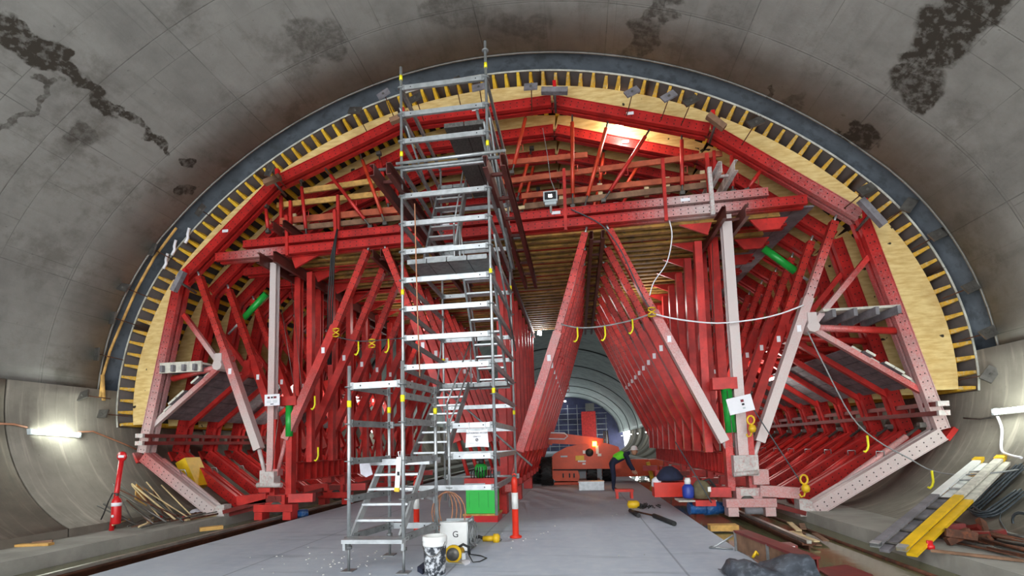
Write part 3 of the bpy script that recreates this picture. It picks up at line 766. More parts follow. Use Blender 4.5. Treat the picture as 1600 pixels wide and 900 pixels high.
# knuckles at column feet (slurry white in front)
MB().box((-7.261, 10.700, 0.941), (.36, .26, .34)).build('column_shoe', 'slurry', G); MB().box((3.409, 10.700, 1.025), (.48, .26, .42)).build('column_shoe', 'slurry', G)
MB().rod(V((-7.517, 10.600, 0.804)), V((-6.899, 10.600, 0.794)), .06).build('shoe_pin', 'slurry', G); MB().rod(V((3.136, 10.550, 0.843)), V((3.611, 10.550, 0.885)), .05).build('shoe_pin', 'slurry', G)
# travel motors and hydraulic cylinders
for y, z in ((10.95, .12), (14.2, .12)):
    o = MB().rod((2.3, y, z), (3.0, y+.1, z), .13, 14).build('travel_motor', 'blue', G); MB().rod((2.62, y+.03, z), (2.9, y+.08, z), .15, 14).build('motor_band', 'blue', o)
lab(MB().rod((-6.95, 10.85, .07), (-6.6, 11.2, .07), .1, 12).build('travel_motor', 'blue', G), 'small blue motor between the left bogie feet')
def cyl(a, b, r, ext=None):
    o = MB().rod(a, b, r, 14).build('hydraulic_cylinder', 'green', G)
    MB().rod(b, ext or b, r*.35).build('piston_rod', 'galv', o) if ext else None
    return o
cyl((-8.354, 12.000, 5.914), (-9.012, 12.000, 5.271), .085, (-9.465, 12.000, 4.848)); cyl((4.612, 12.000, 6.124), (5.286, 12.000, 5.501), .09, (5.538, 12.000, 5.263))
cyl((-6.830, 10.750, 2.663), (-6.819, 10.750, 1.927), .085); cyl((3.172, 10.750, 2.636), (3.202, 10.750, 1.711), .11)
MB().box((-6.863, 10.800, 2.777), (.5, .26, .22)).build('cylinder_head', 'redplain', G); MB().box((3.129, 10.800, 2.754), (.5, .26, .25)).build('cylinder_head', 'redplain', G)

# ---- props between deck and arch
def prop(a, b, mat, fr_=(0, 2, 4, 6), r=.045):
    def f(mb, fr): mb.rod(lerp(a, b, .13), lerp(a, b, .87), r, 8)
    def s(mb, fr): mb.rod(a, b, r*.5, 6); mb.box(a, (.12, .1, .08)); mb.box(b, (.1, .1, .08))
    def h(mb, fr):
        c = V(lerp(a, b, .6)); mb.tube([c+V((r, 0, .05)), c+V((r+.07, 0, .06)), c+V((r+.07, 0, -.1)), c+V((r, 0, -.1))], .01, 5)
    rep('arch_prop', f, mat, fr_, subs=[('prop_screw', s, 'steel'), ('handle', h, mat)])
prop((-6.697, 10.900, 8.416), (-6.523, 10.900, 6.921), 'redplain'); prop((-6.060, 10.900, 8.671), (-4.841, 10.900, 7.003), 'redplain'); prop((-5.165, 10.950, 9.044), (-4.483, 10.950, 7.075), 'orange')
prop((-4.748, 11.200, 9.084), (-4.482, 11.200, 7.525), 'redplain', (0, 1, 3)); prop((-7.651, 10.900, 7.815), (-7.567, 10.900, 7.130), 'redplain')
prop((0.175, 10.900, 9.429), (0.097, 10.900, 7.052), 'orange'); prop((1.027, 10.900, 9.163), (0.360, 10.900, 6.996), 'orange'); prop((-0.895, 11.000, 9.636), (-1.314, 11.000, 8.088), 'orange')
prop((-0.922, 12.400, 9.544), (-1.364, 12.400, 8.142), 'orange', (0, 2)); prop((1.968, 10.900, 8.795), (0.804, 10.900, 7.123), 'redplain'); prop((2.625, 10.900, 8.577), (2.556, 10.900, 7.132), 'redplain')
prop((3.674, 10.900, 8.026), (3.638, 10.900, 7.053), 'redplain'); prop((4.306, 10.900, 7.550), (3.922, 10.900, 7.055), 'redplain'); prop((1.865, 12.200, 8.701), (1.276, 12.200, 7.848), 'orange', (0, 2)); prop((0.979, 12.200, 9.201), (0.804, 12.200, 8.206), 'orange', (0, 2))
# guard rails of the upper deck: planks, boards and posts
def plank(a, b, mat, h=.14, t=.05): return MB().bar(a, b, h, t).build('guard_plank', mat, G)
plank((-6.920, 11.300, 8.348), (-4.707, 11.300, 8.433), 'wood'); plank((-7.603, 11.300, 8.029), (-4.469, 11.300, 8.066), 'wood'); plank((-7.372, 11.100, 7.476), (-3.911, 11.100, 7.488), 'woodorange', .16); plank((-7.368, 11.100, 7.253), (-3.913, 11.100, 7.274), 'woodbrown', .13)
plank((-1.596, 11.400, 8.601), (0.509, 11.400, 8.584), 'woodorange', .13); plank((-1.661, 11.200, 7.993), (3.561, 11.200, 8.150), 'woodorange', .13); plank((-1.120, 11.200, 7.579), (3.570, 11.200, 7.636), 'woodorange', .13); plank((-1.041, 11.100, 7.262), (3.175, 11.100, 7.375), 'woodbrown', .14)
plank((-1.751, 11.150, 7.242), (-0.123, 11.150, 7.310), 'woodpale', .08)
for x, y0, y1 in ((448,337,400), (453,315,372), (439,318,360), (523,327,398), (528,305,352), (881,265,355), (1034,248,342), (1103,240,310), (1116,245,305), (640,320,395)):
    pass
for a, b in (((-6.911, 10.660, 7.375), (-6.878, 10.660, 6.343)), ((-7.032, 11.000, 7.942), (-7.018, 11.000, 6.991)), ((-7.432, 11.200, 8.223), (-7.399, 11.200, 7.318)), ((-5.652, 10.660, 7.404), (-5.596, 10.660, 6.271)), ((-5.749, 11.000, 7.968), (-5.727, 11.000, 7.045)), ((-0.073, 10.660, 7.852), (-0.084, 10.660, 6.389)), ((2.120, 10.660, 7.856), (2.124, 10.660, 6.413)), ((3.136, 10.900, 8.011), (3.135, 10.900, 7.104)), ((3.382, 11.200, 8.232), (3.357, 11.200, 7.396))):
    MB().bar(a, b, .07, .07).build('guard_post', 'redplain', G)
lab(MB().bar((3.095, 10.640, 7.528), (3.108, 10.640, 6.443), .08, .08).build('guard_post', 'slurry', G), 'slurry white guard post at the right column')
for c in ((-7.076, 11.250, 7.519), (-0.168, 11.300, 7.456), (0.768, 11.300, 7.556), (1.842, 11.300, 7.527), (2.328, 11.300, 7.556), (3.128, 11.300, 7.631)):
    MB().box(c, (.1, .06, .4)).build('rail_block', 'woodpale', G)
for x in range(8):
    pass
# clamps with wooden blocks at the hinges of the front ring
for i, (a, b) in enumerate((((-9.579, 10.250, 5.520), (-9.321, 10.250, 5.996)), ((-7.240, 10.250, 8.027), (-6.826, 10.250, 8.146)), ((-0.502, 10.250, 9.506), (0.083, 10.250, 9.429)), ((3.013, 10.200, 8.451), (3.330, 10.200, 8.125)), ((5.816, 10.200, 6.299), (6.202, 10.200, 5.729)), ((-4.060, 10.250, 9.208), (-3.591, 10.250, 9.340)))):
    o = MB().bar(a, b, .12, .12).build('hinge_clamp', 'plank' if i in (0, 2, 4) else 'woodbrown', G)
    c = V(lerp(a, b, .5)); MB().rod(c, c+V((0, .55, -.12)), .03).build('clamp_bolt', 'steel', o)
    MB().box(c+V((0, .2, .18)), (.08, .1, .4)).build('clamp_bar', 'extred', o)
# black cable bundle hanging down at the left header
mb = MB()
for d in (-.04, .0, .04): mb.tube([(-5.525, 10.550, 6.857), ((-5.662, 10.600, 6.221)[0]+d, 10.6, (-5.662, 10.600, 6.221)[2]), ((-5.936, 11.000, 5.255)[0]+d*1.5, 11, (-5.936, 11.000, 5.255)[2]), ((-6.158, 11.400, 3.728)[0]+d, 11.4, (-6.158, 11.400, 3.728)[2])], .02, 5)
mb.build('cable_bundle', 'black', G)
# wire braces under the deck and on the columns
for a, b in (((-7.424, 11.000, 6.186), (-6.768, 11.000, 2.585)), ((-7.110, 11.200, 5.897), (-6.624, 11.200, 1.643)), ((-6.570, 11.500, 4.600), (-7.016, 10.900, 1.044)), ((-3.957, 11.200, 6.317), (-6.147, 13.000, 5.860)), ((-6.217, 11.000, 6.423), (-5.574, 13.500, 6.558)), ((3.012, 11.000, 6.491), (1.598, 13.000, 6.482)), ((1.100, 11.000, 6.467), (2.603, 13.000, 6.489)), ((0.222, 11.000, 6.484), (-0.731, 13.000, 6.669)), ((-0.589, 12.000, 6.408), (0.055, 13.500, 6.667)), ((3.159, 11.000, 5.955), (3.072, 11.000, 3.918)), ((3.139, 10.600, 2.594), (3.232, 10.600, 0.929)), ((-6.936, 10.600, 3.023), (-7.190, 10.600, 0.769))):
    MB().tube([a, b], .008, 4).build('wire_brace', 'steel', G)
for i in range(9):     # timber blocks and gussets below the deck at the right header
    mb = MB(); y = Y0+.1+PITCH*i
    mb.slab([(XR+.5, y, 6.38), (XR+1.3, y, 6.38), (XR+1.1, y, 6.12), (XR+.7, y, 6.12)], (0, 1, 0), .05); mb.build('gusset', 'redplain', G)
    mb = MB(); mb.slab([(XR-.3, y, 6.4), (XR-1.0, y, 6.4), (XR-.4, y, 6.12)], (0, 1, 0), .05); mb.build('gusset', 'redplain', G)
    mb = MB(); mb.slab([(XL+.3, y, 6.4), (XL+1.0, y, 6.4), (XL+.4, y, 6.12)], (0, 1, 0), .05); mb.build('gusset', 'redplain', G)
for sg in range(3):
    MB().box((XR+.85+sg*.42, 15.7, 6.62+.0), (.4, 9.4, .04)).build('deck_panel', 'plank', G)

# lamps of the traveller, plus tubes and bare lights added inside it
o = MB().rod((1.078, 11.500, 9.463), (1.411, 11.500, 9.322), .04, 8).build('lamp_tube', 'lamp', G)
point(V((1.417, 11.450, 9.204))+V((0, -.12, -.12)), 45, (1, 1, .92), .12)
for p in ((-9.0, 14, 3.2), (5.4, 14, 3.2), (-9.0, 18.5, 3.2), (5.4, 18.5, 3.2)):  # side-bay tubes added to brighten the inner frames
    o = MB().rod((p[0], p[1], p[2]), (p[0], p[1]+.9, p[2]), .035, 8).build('lamp_tube', 'lamp', G); point((p[0]+(.25 if p[0] < 0 else -.25), p[1]+.45, p[2]-.1), 40, (1, 1, .92), .15)
for p in ((-5.5, 15.5, 5.2), (2.0, 15.5, 5.2)):  # fill lights without fixtures, added under the deck
    point((p[0]+.3, p[1], p[2]+.55), 35, (1, 1, .95), .15)
MB().rod((-1.547, 20.600, 6.371), (-1.381, 20.600, 6.333), .09, 10).build('lamp_tube', 'led', G); point(V((-1.466, 20.600, 6.310))+V((0, .3, -.2)), 120, (.95, 1, 1), .1)

# the LED floodlight on the front beam lights the deck below
l = bpy.data.lights.new('flood_beam', 'SPOT'); l.energy = 450; l.spot_size = 1.15; l.spot_blend = .6; l.shadow_soft_size = .18; l.color = (.93, .97, 1)
o = bpy.data.objects.new('flood_beam', l); C.objects.link(o); o.location = V((-0.401, 10.600, 7.178))+V((0, -.12, 0))
o.rotation_euler = (V((.9, 6.6, 0))-V(o.location)).to_track_quat('-Z', 'Y').to_euler()

# ================================================================ SCAFFOLD STAIR TOWER (hung from the traveller, entry bay in front)
T = thing('scaffold_stair_tower', (-2.2, 8.2, 0), 'tall galvanised scaffold stair tower in front of the red formwork', 'scaffold')
def standard(x, y, z0, z1, zr0, tags=(), r=.0245):
    o = MB().rod((x, y, z0), (x, y, z1), r, 10).build('standard', 'galv', T)
    k = 0
    while zr0+.5*k < z1-.05:
        MB().lathe((x, y, zr0+.5*k), [(.024, -.006), (.062, -.006), (.062, .006), (.024, .006)], 10).build('rosette', 'galvd', o); k += 1
    for z in tags: MB().rod((x, y, z-.045), (x, y, z+.045), .029, 10).build('tag', 'tagyellow', o)
    return o
def ledger(a, b, flat=True, mat='galv'):
    a, b = V(a), V(b); d = (b-a).normalized(); a2, b2 = a+d*.05, b-d*.05
    if flat:
        o = MB().bar(a2, b2, .085, .045, d.cross(V((0, 0, 1)))).build('ledger', mat, T)
        for p in (a2+d*.13, b2-d*.13):
            sd = d.cross(V((0, 0, 1)))*.0235; MB().rod(p-sd, p+sd, .012, 8).build('ledger_hole', 'black', o)
    else: o = MB().rod(a2, b2, .024, 8).build('ledger', mat, T)
    for p, e in ((a, 1), (b, -1)): MB().box(p+d*.05*e, (.05, .05, .1)).build('wedge_head', 'galvd', o)
    return o
FL = (-2.858, 7.720, 3.423); FR = (-1.329, 7.720, 3.411); BL = (-2.881, 10.300, 4.386); BR = (-1.338, 10.300, 4.332)
z0 = FL[2]
xs = dict(FL=(FL[0], 7.72), FR=(FR[0], 7.72), BL=(BL[0], 10.3), BR=(BR[0], 10.3))
tz = lambda k: z0+.5*k
zt = {'FL': 8.33, 'FR': 8.6, 'BL': 7.9, 'BR': 7.9}
zb = {'FL': .05, 'FR': .48, 'BL': .42, 'BR': .5}
for n_, (x, y) in xs.items():
    standard(x, y, zb[n_], zt[n_], tz(-5), {'FL': (tz(9.4), tz(6.55), tz(1.6)), 'FR': (tz(9.45), tz(6.6), tz(2.1), tz(-1.9)), 'BL': (tz(.1), tz(5.3)), 'BR': (tz(3.2), tz(-2.3), tz(1.1))}[n_])
def lg(a, b, k, flat=True, mat='galv'):
    (x0, y0), (x1, y1) = xs[a], xs[b]; return ledger((x0, y0, tz(k)), (x1, y1, tz(k)), flat, mat)
for k in range(-1, 10): lg('FL', 'FR', k)
for k in range(-1, 10): lg('FL', 'BL', k, True, 'galvd')
for k in range(-5, 10): lg('FR', 'BR', k, True, 'galvd')
for k in (-4, -3, -2, -1, 0, 1, 3, 5, 7): lg('BL', 'BR', k)
lg('FL', 'FR', -5)
# extra half-bay post on the right with the notice ledger
PXP = (-2.090, 7.700, 1.564)[0]
standard(PXP, 7.72, .62, tz(-2.75), tz(-5)); xs['P'] = (PXP, 7.72)
for k in (-3, -4): lg('P', 'FR', k)
ledger((xs['BL'][0], 10.3, tz(-5)), (xs['BR'][0]+.1, 10.3, tz(-5)), False)
# diagonals
for a, b in (((FR[0]-.05, 7.68, 7.1), (FR[0]+.1, 10.2, 5.4)), ((BL[0], 10.36, tz(2)), (FL[0]-.2, 10.36, tz(-1.2))), ((BL[0]-.1, 10.37, tz(-1)), (BR[0]+.35, 10.37, tz(-4.6))), ((FL[0], 7.66, tz(8.2)), (FL[0]+.0, 10.2, tz(6.0))), ((FR[0]+.05, 7.7, tz(7.5)), (BR[0]+.05, 10.3, tz(3.6))), ((FR[0]+.07, 7.75, tz(3.4)), (BR[0]+.07, 10.3, tz(.4)))):
    MB().rod(a, b, .021, 8).build('diagonal_brace', 'galvd', T)
MB().rod((-2.918, 7.620, 6.471), (-1.007, 7.620, 6.498), .026, 8).build('tie_tube', 'galv', T)
MB().rod((-1.517, 7.800, 7.410), (-1.129, 9.000, 4.968), .028, 8).build('tie_tube', 'galvd', T)
MB().rod((-1.069, 8.200, 6.542), (-1.146, 9.400, 6.325), .028, 8).build('tie_tube', 'galvd', T)
MB().rod((-3.1, 7.3, 6.19), (-1.0, 7.3, 6.19), .026, 8).build('hanger_tube', 'galvd', T); MB().rod((-3.1, 10.4, 6.19), (-1.0, 10.4, 6.19), .026, 8).build('hanger_tube', 'galvd', T)
for x, y in ((FL[0], 7.72), (FR[0], 7.72)):
    MB().rod((x, 7.28, 6.215), (x, 7.78, 6.215), .024, 8).build('hanger_tube', 'galvd', T)
    MB().box((x, 7.72, 6.2), (.09, .09, .09)).build('coupler', 'galvd', T)
# decks and stair flights
def platform_deck(x0, x1, y0, y1, z, mat='galvd'):
    n = max(1, round((x1-x0)/.32)); w_ = (x1-x0)/n
    for i in range(n):
        o = MB().box((x0+w_*(i+.5), (y0+y1)/2, z), (w_-.012, y1-y0, .055)).build('deck_plank', mat, T)
        for yy in (y0, y1): MB().box((x0+w_*(i+.5), yy, z-.01), (w_-.02, .03, .08)).build('plank_hook', mat, o)
def flight(xa, xb, ya, za, yb, zb_, n, tread=.16, mat='galvd'):
    """stringers and treads from (ya, za) down to (yb, zb_)"""
    o = MB().bar((xa, ya, za), (xa, yb, zb_), .14, .035, (1, 0, 0)).build('stringer', mat, T); MB().bar((xb, ya, za), (xb, yb, zb_), .14, .035, (1, 0, 0)).build('stringer', mat, T)
    for i in range(n):
        t = (i+.6)/n; MB().box(((xa+xb)/2, ya+(yb-ya)*t, za+(zb_-za)*t), (abs(xb-xa)-.03, tread, .03)).build('tread', 'galv', T)
xl, xm, xr = FL[0]+.06, (FL[0]+FR[0])/2, FR[0]-.06
platform_deck(xl, xr, 7.78, 8.45, (-2.174, 7.750, 4.773)[2])
zl = (-2.174, 7.750, 4.773)[2]; zk = (-2.547, 10.200, 2.849)[2]
platform_deck(xl, xr, 9.75, 10.25, zk, 'galvd')
zt_ = (-1.635, 7.800, 7.188)[2]
platform_deck(xm-.02, xr, 7.8, 10.25, zt_, 'meshdeck')
platform_deck(xl, xm-.04, 9.75, 10.25, zt_, 'galvd')
flight(xl+.05, xm-.06, 9.75, zt_, 8.45, zl, 9)
flight(xm+.12, xr-.02, 8.5, zl, 9.85, zk, 9)
flight(xl+.02, xm-.1, 9.75, zk, 7.9, 1.42, 8)
for (x, ya, za, yb, zb_) in ((xm-.02, 9.75, zt_+.9, 8.4, zl+.9), (xm+.06, 8.5, zl+.9, 9.9, zk+.9), (xm-.05, 9.75, zk+.9, 7.85, 1.42+.9)):
    MB().rod((x, ya, za), (x, yb, zb_), .017, 6).build('stair_rail', 'galv', T); MB().rod((x, ya, za-.45), (x, yb, zb_-.45), .017, 6).build('stair_rail', 'galv', T)
    for t in (0, 1): MB().rod((x, ya+(yb-ya)*t, za+(zb_-za)*t), (x, ya+(yb-ya)*t, za+(zb_-za)*t-.9), .017, 6).build('rail_post', 'galv', T)
# entry bay
A_, B_, C_ = (-3.051, 6.178, 0.000), (-2.271, 6.105, 0.000), (-2.856, 7.094, 0.000); D_ = ((-2.128, 7.100, 0.624)[0], 7.1, 0)
lv = [.40, .93, 1.43, 1.94, 2.44]
for n_, p, top, tg in (('A', A_, 2.72, (2.2,)), ('B', B_, 2.74, (2.24,)), ('C', C_, 2.62, (2.17,)), ('D', D_, 2.5, (2.13,))):
    standard(p[0], p[1], .3, top, .43, tg)
    o = MB().rod((p[0], p[1], .01), (p[0], p[1], .42), .019, 8).build('jack_leg', 'galvd', T)
    MB().box((p[0], p[1], .005), (.16, .16, .01)).build('base_plate', 'galvd', o); MB().lathe((p[0], p[1], .3), [(.02, -.02), (.045, -.02), (.045, .02), (.02, .02)], 8).build('jack_nut', 'galvd', o)
def q(p, z): return (p[0], p[1], z)
ledger(q(A_, 2.44), q(B_, 2.44))
for z in lv[1:]: ledger(q(A_, z), q(C_, z), True, 'galvd')
for z in lv[1:]+[2.28]: ledger(q(B_, z), q(D_, z), True, 'galvd')
for z in (.43, ): ledger(q(C_, z), q(D_, z)); ledger(q(A_, z), q(C_, z), True, 'galvd'); ledger(q(B_, z), q(D_, z), True, 'galvd')
ledger(q(C_, 1.94), q(D_, 1.94), False); ledger(q(D_, .8), (FL[0]+.3, 7.72, .8), False)
lx0 = (-3.097, 7.100, 1.384)[0]; lx1 = D_[0]-.03
for i in range(2):
    o = MB().box(((lx0+lx1)/2, 7.02+.3*i, 1.385), (lx1-lx0, .285, .09)).build('landing_plank', 'galv', T)
zp = (-2.636, 6.000, 0.421)[2]; x0, x1 = (-3.033, 6.000, 0.422)[0], (-2.229, 6.000, 0.421)[0]
o = MB().box(((x0+x1)/2, 6.06, zp), (x1-x0, .26, .05)).build('entry_plank', 'galv', T)
for x in (x0-.0, x1-.02): MB().box((x, 6.03, zp-.06), (.035, .06, .13)).build('plank_hook', 'galv', o)
sa, sb = (-2.932, 7.000, 1.231), (-3.033, 6.250, 0.448); wd = (-2.276, 7.000, 1.247)[0]-sa[0]
for dx, dx2 in ((0, 0), (wd, wd+.02)):
    MB().bar((sa[0]+dx, 7.0, 1.36), (sb[0]+dx2, 6.22, .42), .12, .03, (1, 0, 0)).build('stringer', 'alu', T)
for i in range(4):
    t = (i+.9)/4.9; MB().box((sa[0]+(sb[0]-sa[0])*t+wd/2, 7.0-.78*t, 1.36-.94*t+.02), (wd, .2, .03)).build('tread', 'alu', T)
for i in range(20): pass

# notice, rag and spirit level hanging from the scaffold
def text(s, size, c, mat, parent, name='lettering', extr=.001, rz=0.0):
    cu = bpy.data.curves.new('t', 'FONT'); cu.body = s; cu.size = size; cu.align_x = 'CENTER'; cu.align_y = 'CENTER'; cu.extrude = extr
    ob = bpy.data.objects.new('t', cu); C.objects.link(ob); bpy.context.view_layer.update()
    me = bpy.data.meshes.new_from_object(ob.evaluated_get(bpy.context.evaluated_depsgraph_get())); bpy.data.objects.remove(ob)
    R_ = Matrix.Translation(c) @ Matrix.Rotation(rz, 4, 'Y') @ Matrix.Rotation(math.pi/2, 4, 'X')
    me.transform(R_); me.materials.clear(); me.materials.append(M[mat]); me.name = name
    return link(name, me, parent)
nx0, nx1 = (-1.801, 7.660, 1.660)[0], (-1.413, 7.660, 1.649)[0]; nz1, nz0 = (-1.608, 7.660, 1.850)[2], (-1.614, 7.660, 1.562)[2]; ncx = (nx0+nx1)/2
t = thing('access_notice', (ncx, 7.66, nz0), 'white access notice sheet hanging on the scaffold ledger', 'sign')
mb = MB(); nn = 8; g = []
for j in range(3):
    row = []
    for i in range(nn+1):
        u = i/nn; x = ncx+(u-.5)*(nx1-nx0)*(.88+.12*j/2); sag = .02*math.sin(math.pi*u)*(1 if j == 0 else -.6 if j == 2 else 0)
        row.append((x, 7.655+.008*math.sin(u*9+j), nz1+(nz0-nz1)*j/2-sag))
    g.append(row)
ids = [[mb.vert(p) for p in r] for r in g]; ids2 = [[mb.vert((p[0], p[1]+.004, p[2])) for p in r] for r in g]
for j in range(2):
    for i in range(nn):
        mb.face([ids[j][i], ids[j][i+1], ids[j+1][i+1], ids[j+1][i]]); mb.face([ids2[j][i], ids2[j+1][i], ids2[j+1][i+1], ids2[j][i+1]])
mb.build('sheet', 'paper', t)
h_ = nz1-nz0
text('AUTHORISED ACCESS', h_*.125, (ncx, 7.642, nz1-h_*.2), 'ink', t); text('ONLY !!', h_*.12, (ncx, 7.642, nz1-h_*.4), 'ink', t)
[MB().box((ncx+dx_*h_, 7.6425, nz1-h_*z_), (w_*h_, .002, h_*.02)).build('printed_line', 'grey', t) for dx_, z_, w_ in ((-.3, .76, .3), (.05, .76, .3), (.36, .765, .22), (0, .86, .16))]
mb = MB(); cc = V((ncx, 7.642, nz1-h_*.58))
mb.tube([cc+V((h_*.07*math.cos(a*math.pi/8), 0, h_*.07*math.sin(a*math.pi/8))) for a in range(16)], .004, 4, True); mb.bar(cc+V((-h_*.05, 0, -h_*.05)), cc+V((h_*.05, 0, h_*.05)), .008, .004)
mb.build('prohibition_mark', 'ink', t)
for x in (nx0+.06, nx1-.06): MB().rod((x, 7.66, nz1-.03), (x, 7.675, tz(-3)+.05), .004, 5).build('tie', 'white', t)
p = V((-3.052, 6.750, 1.341))
mb = MB()
for k in range(3):
    y = p.y-.03+.03*k; mb.slab([p+V((-.10, -.05+.02*k, .06)), p+V((.05, -.05+.02*k, .07)), p+V((.10-.03*k, -.05+.02*k, -.12)), p+V((.0, -.05+.02*k, -.16)), p+V((-.08+.02*k, -.05+.02*k, -.11))], (.1, 1, .05), .012)
tagp(mb.build('rag', 'rag'), 'pale grey rag draped over the scaffold side ledger', 'cloth')
p = V((-2.304, 6.060, 1.301))
t = thing('spirit_level', p+V((0, 0, -.3)), 'white and yellow spirit level hanging from the front scaffold post', 'tool')
MB().bar(p+V((0, 0, .17)), p+V((-.03, 0, -.22)), .06, .03).build('level_body', 'white', t); MB().bar(p+V((-.03, -.005, -.22)), p+V((-.035, -.005, -.27)), .062, .034).build('end_cap', 'yellow', t)
MB().box(p+V((-.008, -.018, -.04)), (.03, .006, .05)).build('vial', 'ink', t); MB().tube([p+V((0, 0, .16)), p+V((-.015, 0, .24)), p+V((.02, .02, .25)), p+V((.02, 0, .17))], .008, 5).build('hanging_loop', 'white', t)
p = V((-2.505, 7.600, 3.907))
tagp(MB().tube([(-2.587, 7.600, 5.714), (-2.574, 7.600, 4.792), (-2.560, 7.600, 3.911), (-2.529, 7.600, 2.749)], .011, 6).build('hanging_rope', 'cord'), 'thin tan rope hanging down beside the left tower post', 'rope')

# ================================================================ LOOSE THINGS
def at0(o):       # move a single-mesh thing's origin to its own base
    me = o.data; xs_ = [v.co.x for v in me.vertices]; ys_ = [v.co.y for v in me.vertices]; zs_ = [v.co.z for v in me.vertices]
    c = V(((min(xs_)+max(xs_))/2, (min(ys_)+max(ys_))/2, min(zs_))); me.transform(Matrix.Translation(-c)); o.location = c; return o
def one(mb, name, mat, label, cat, group=None): return at0(tagp(mb.build(name, mat), label, cat, group))

# bucket
c = V((-1.852, 6.086, 0.000)); t = thing('bucket', c, 'tall plastic bucket with white rim, splashed with grey slurry, beside the scaffold foot', 'bucket')
r = .145
MB().lathe(c, [(.02, 0), (r*.88, 0), (r*.9, .02), (r, .37), (.02, .37)], 20).build('bucket_body', 'dirtywhite', t)
MB().lathe(c, [(r*1.02, .35), (r*1.06, .36), (r*1.06, .39), (r*1.03, .40), (r*1.07, .41), (r*1.07, .455), (r*1.03, .47), (r*.9, .47), (r*.88, .38)], 20).build('rim', 'white', t)
MB().tube([c+V((r*1.05*math.cos(a), r*1.05*math.sin(a), .40-.16*math.sin((a-3.4)/2.6*math.pi))) for a in [3.4+2.6*i/10 for i in range(11)]], .006, 5).build('bail', 'steel', t)
# cable box with G
a, b = (-2.121, 7.314, 0.000), (-1.694, 7.148, 0.000); c = V(lerp(a, b, .5)); 
t = thing('cable_box', c+V((.1, .2, 0)), 'white steel box marked G, wound with pale cable, standing behind the bucket', 'box')
wd = .42; rz = .05
MB().box(c+V((0, .03, .24)), (wd, .06, .42), rz).build('front_panel', 'white', t); MB().box(c+V((0, .40, .24)), (wd, .05, .42), rz).build('back_panel', 'grey', t)
MB().box(c+V((0, .22, .22)), (wd-.08, .34, .34), rz).build('core', 'grey', t)
for x in (wd/2+.0,):
    MB().tube([c+V((x, .02, .03)), c+V((x, .02, .44)), c+V((x, .06, .475)), c+V((x, .40, .475)), c+V((x, .44, .44)), c+V((x, .44, .06)), c+V((x, .40, .03)), c+V((x, .06, .03))], .014, 6, True).build('frame_tube', 'galv', t)
MB().tube([c+V((-wd/2, .02, .03)), c+V((-wd/2, .02, .46)), c+V((wd/2, .02, .47))], .012, 6).build('frame_tube', 'galv', t)
rr = random.Random(3)
for i in range(16):
    o = rr.uniform(-.03, .03); x = c.x+wd/2+rr.uniform(-.02, .055)
    pts = [(x+rr.uniform(-.03, .03), c.y+.23+(.15+o)*math.cos(k*math.pi/6), c.z+.24+(.17+o)*math.sin(k*math.pi/6)) for k in range(12)]
    MB().tube(pts, .007, 5, True).build('cable_turn', 'cable', t)
text('G', .13, c+V((.03, -.004, .27)), 'ink', t)
# circular saw
c = V((-1.757, 6.612, 0.000)); t = thing('circular_saw', c, 'yellow circular saw with black guard lying beside the bucket', 'power tool')
MB().lathe(c+V((0, .02, .12)), [(.02, -.03), (.12, -.03), (.12, .03), (.02, .03)], 18, 'y').build('blade_guard', 'yellow', t)
MB().lathe(c+V((0, -.012, .12)), [(.01, -.004), (.09, -.004), (.09, .004), (.01, .004)], 18, 'y').build('blade', 'steel', t)
MB().rod(c+V((.02, .04, .13)), c+V((.06, .24, .12)), .05, 10).build('motor', 'yellow', t); MB().tube([c+V((.06, .05, .2)), c+V((.13, .06, .24)), c+V((.2, .08, .2)), c+V((.21, .09, .1))], .02, 6).build('handle', 'black', t)
MB().box(c+V((.05, .03, .012)), (.34, .2, .012), -.3).build('shoe', 'alu', t); MB().box(c+V((.14, .02, .09)), (.05, .06, .08), .4).build('grip', 'alu', t)
MB().tube([c+V((.2, .08, .1)), c+V((.28, -.02, .02)), c+V((.36, .05, .012)), c+V((.42, .25, .012)), c+V((.3, .4, .012)), c+V((.1, .5, .012))], .008, 5).build('lead', 'black', t)
one(MB().slab([V((-1.639, 6.606, 0.002)), V((-1.553, 6.469, 0.002)), V((-1.515, 6.608, 0.002)), V((-1.557, 6.715, 0.002)), V((-1.620, 6.714, 0.002))], (0, 0, 1), .02), 'crumpled_paper', 'paper', 'small crumpled white paper beside the circular saw', 'paper')
one(MB().slab([V((-2.115, 6.171, 0.000)), V((-2.108, 6.465, 0.000)), V((-2.010, 6.269, 0.000)), V((-1.998, 6.022, 0.000))], (0, 0, 1), .06), 'dark_rag', 'navy', 'dark crumpled rag on the deck left of the bucket', 'cloth')
# yellow jig
c = V((-1.499, 8.027, 0.000)); t = thing('power_tool', c, 'yellow handheld power tool lying behind the cable box', 'power tool')
MB().rod(c+V((-.12, .02, .05)), c+V((.06, 0, .06)), .045, 10).build('tool_body', 'yellow', t); MB().lathe(c+V((.1, 0, .06)), [(.02, -.05), (.075, -.04), (.08, .03), (.05, .06), (.01, .06)], 12, 'x').build('tool_head', 'yellow', t)
MB().tube([c+V((-.12, .02, .06)), c+V((-.2, .05, .08)), c+V((-.27, .03, .05))], .028, 8).build('handle', 'black', t); MB().rod(c+V((.14, 0, .05)), c+V((.19, 0, .03)), .02).build('chuck', 'steel', t)
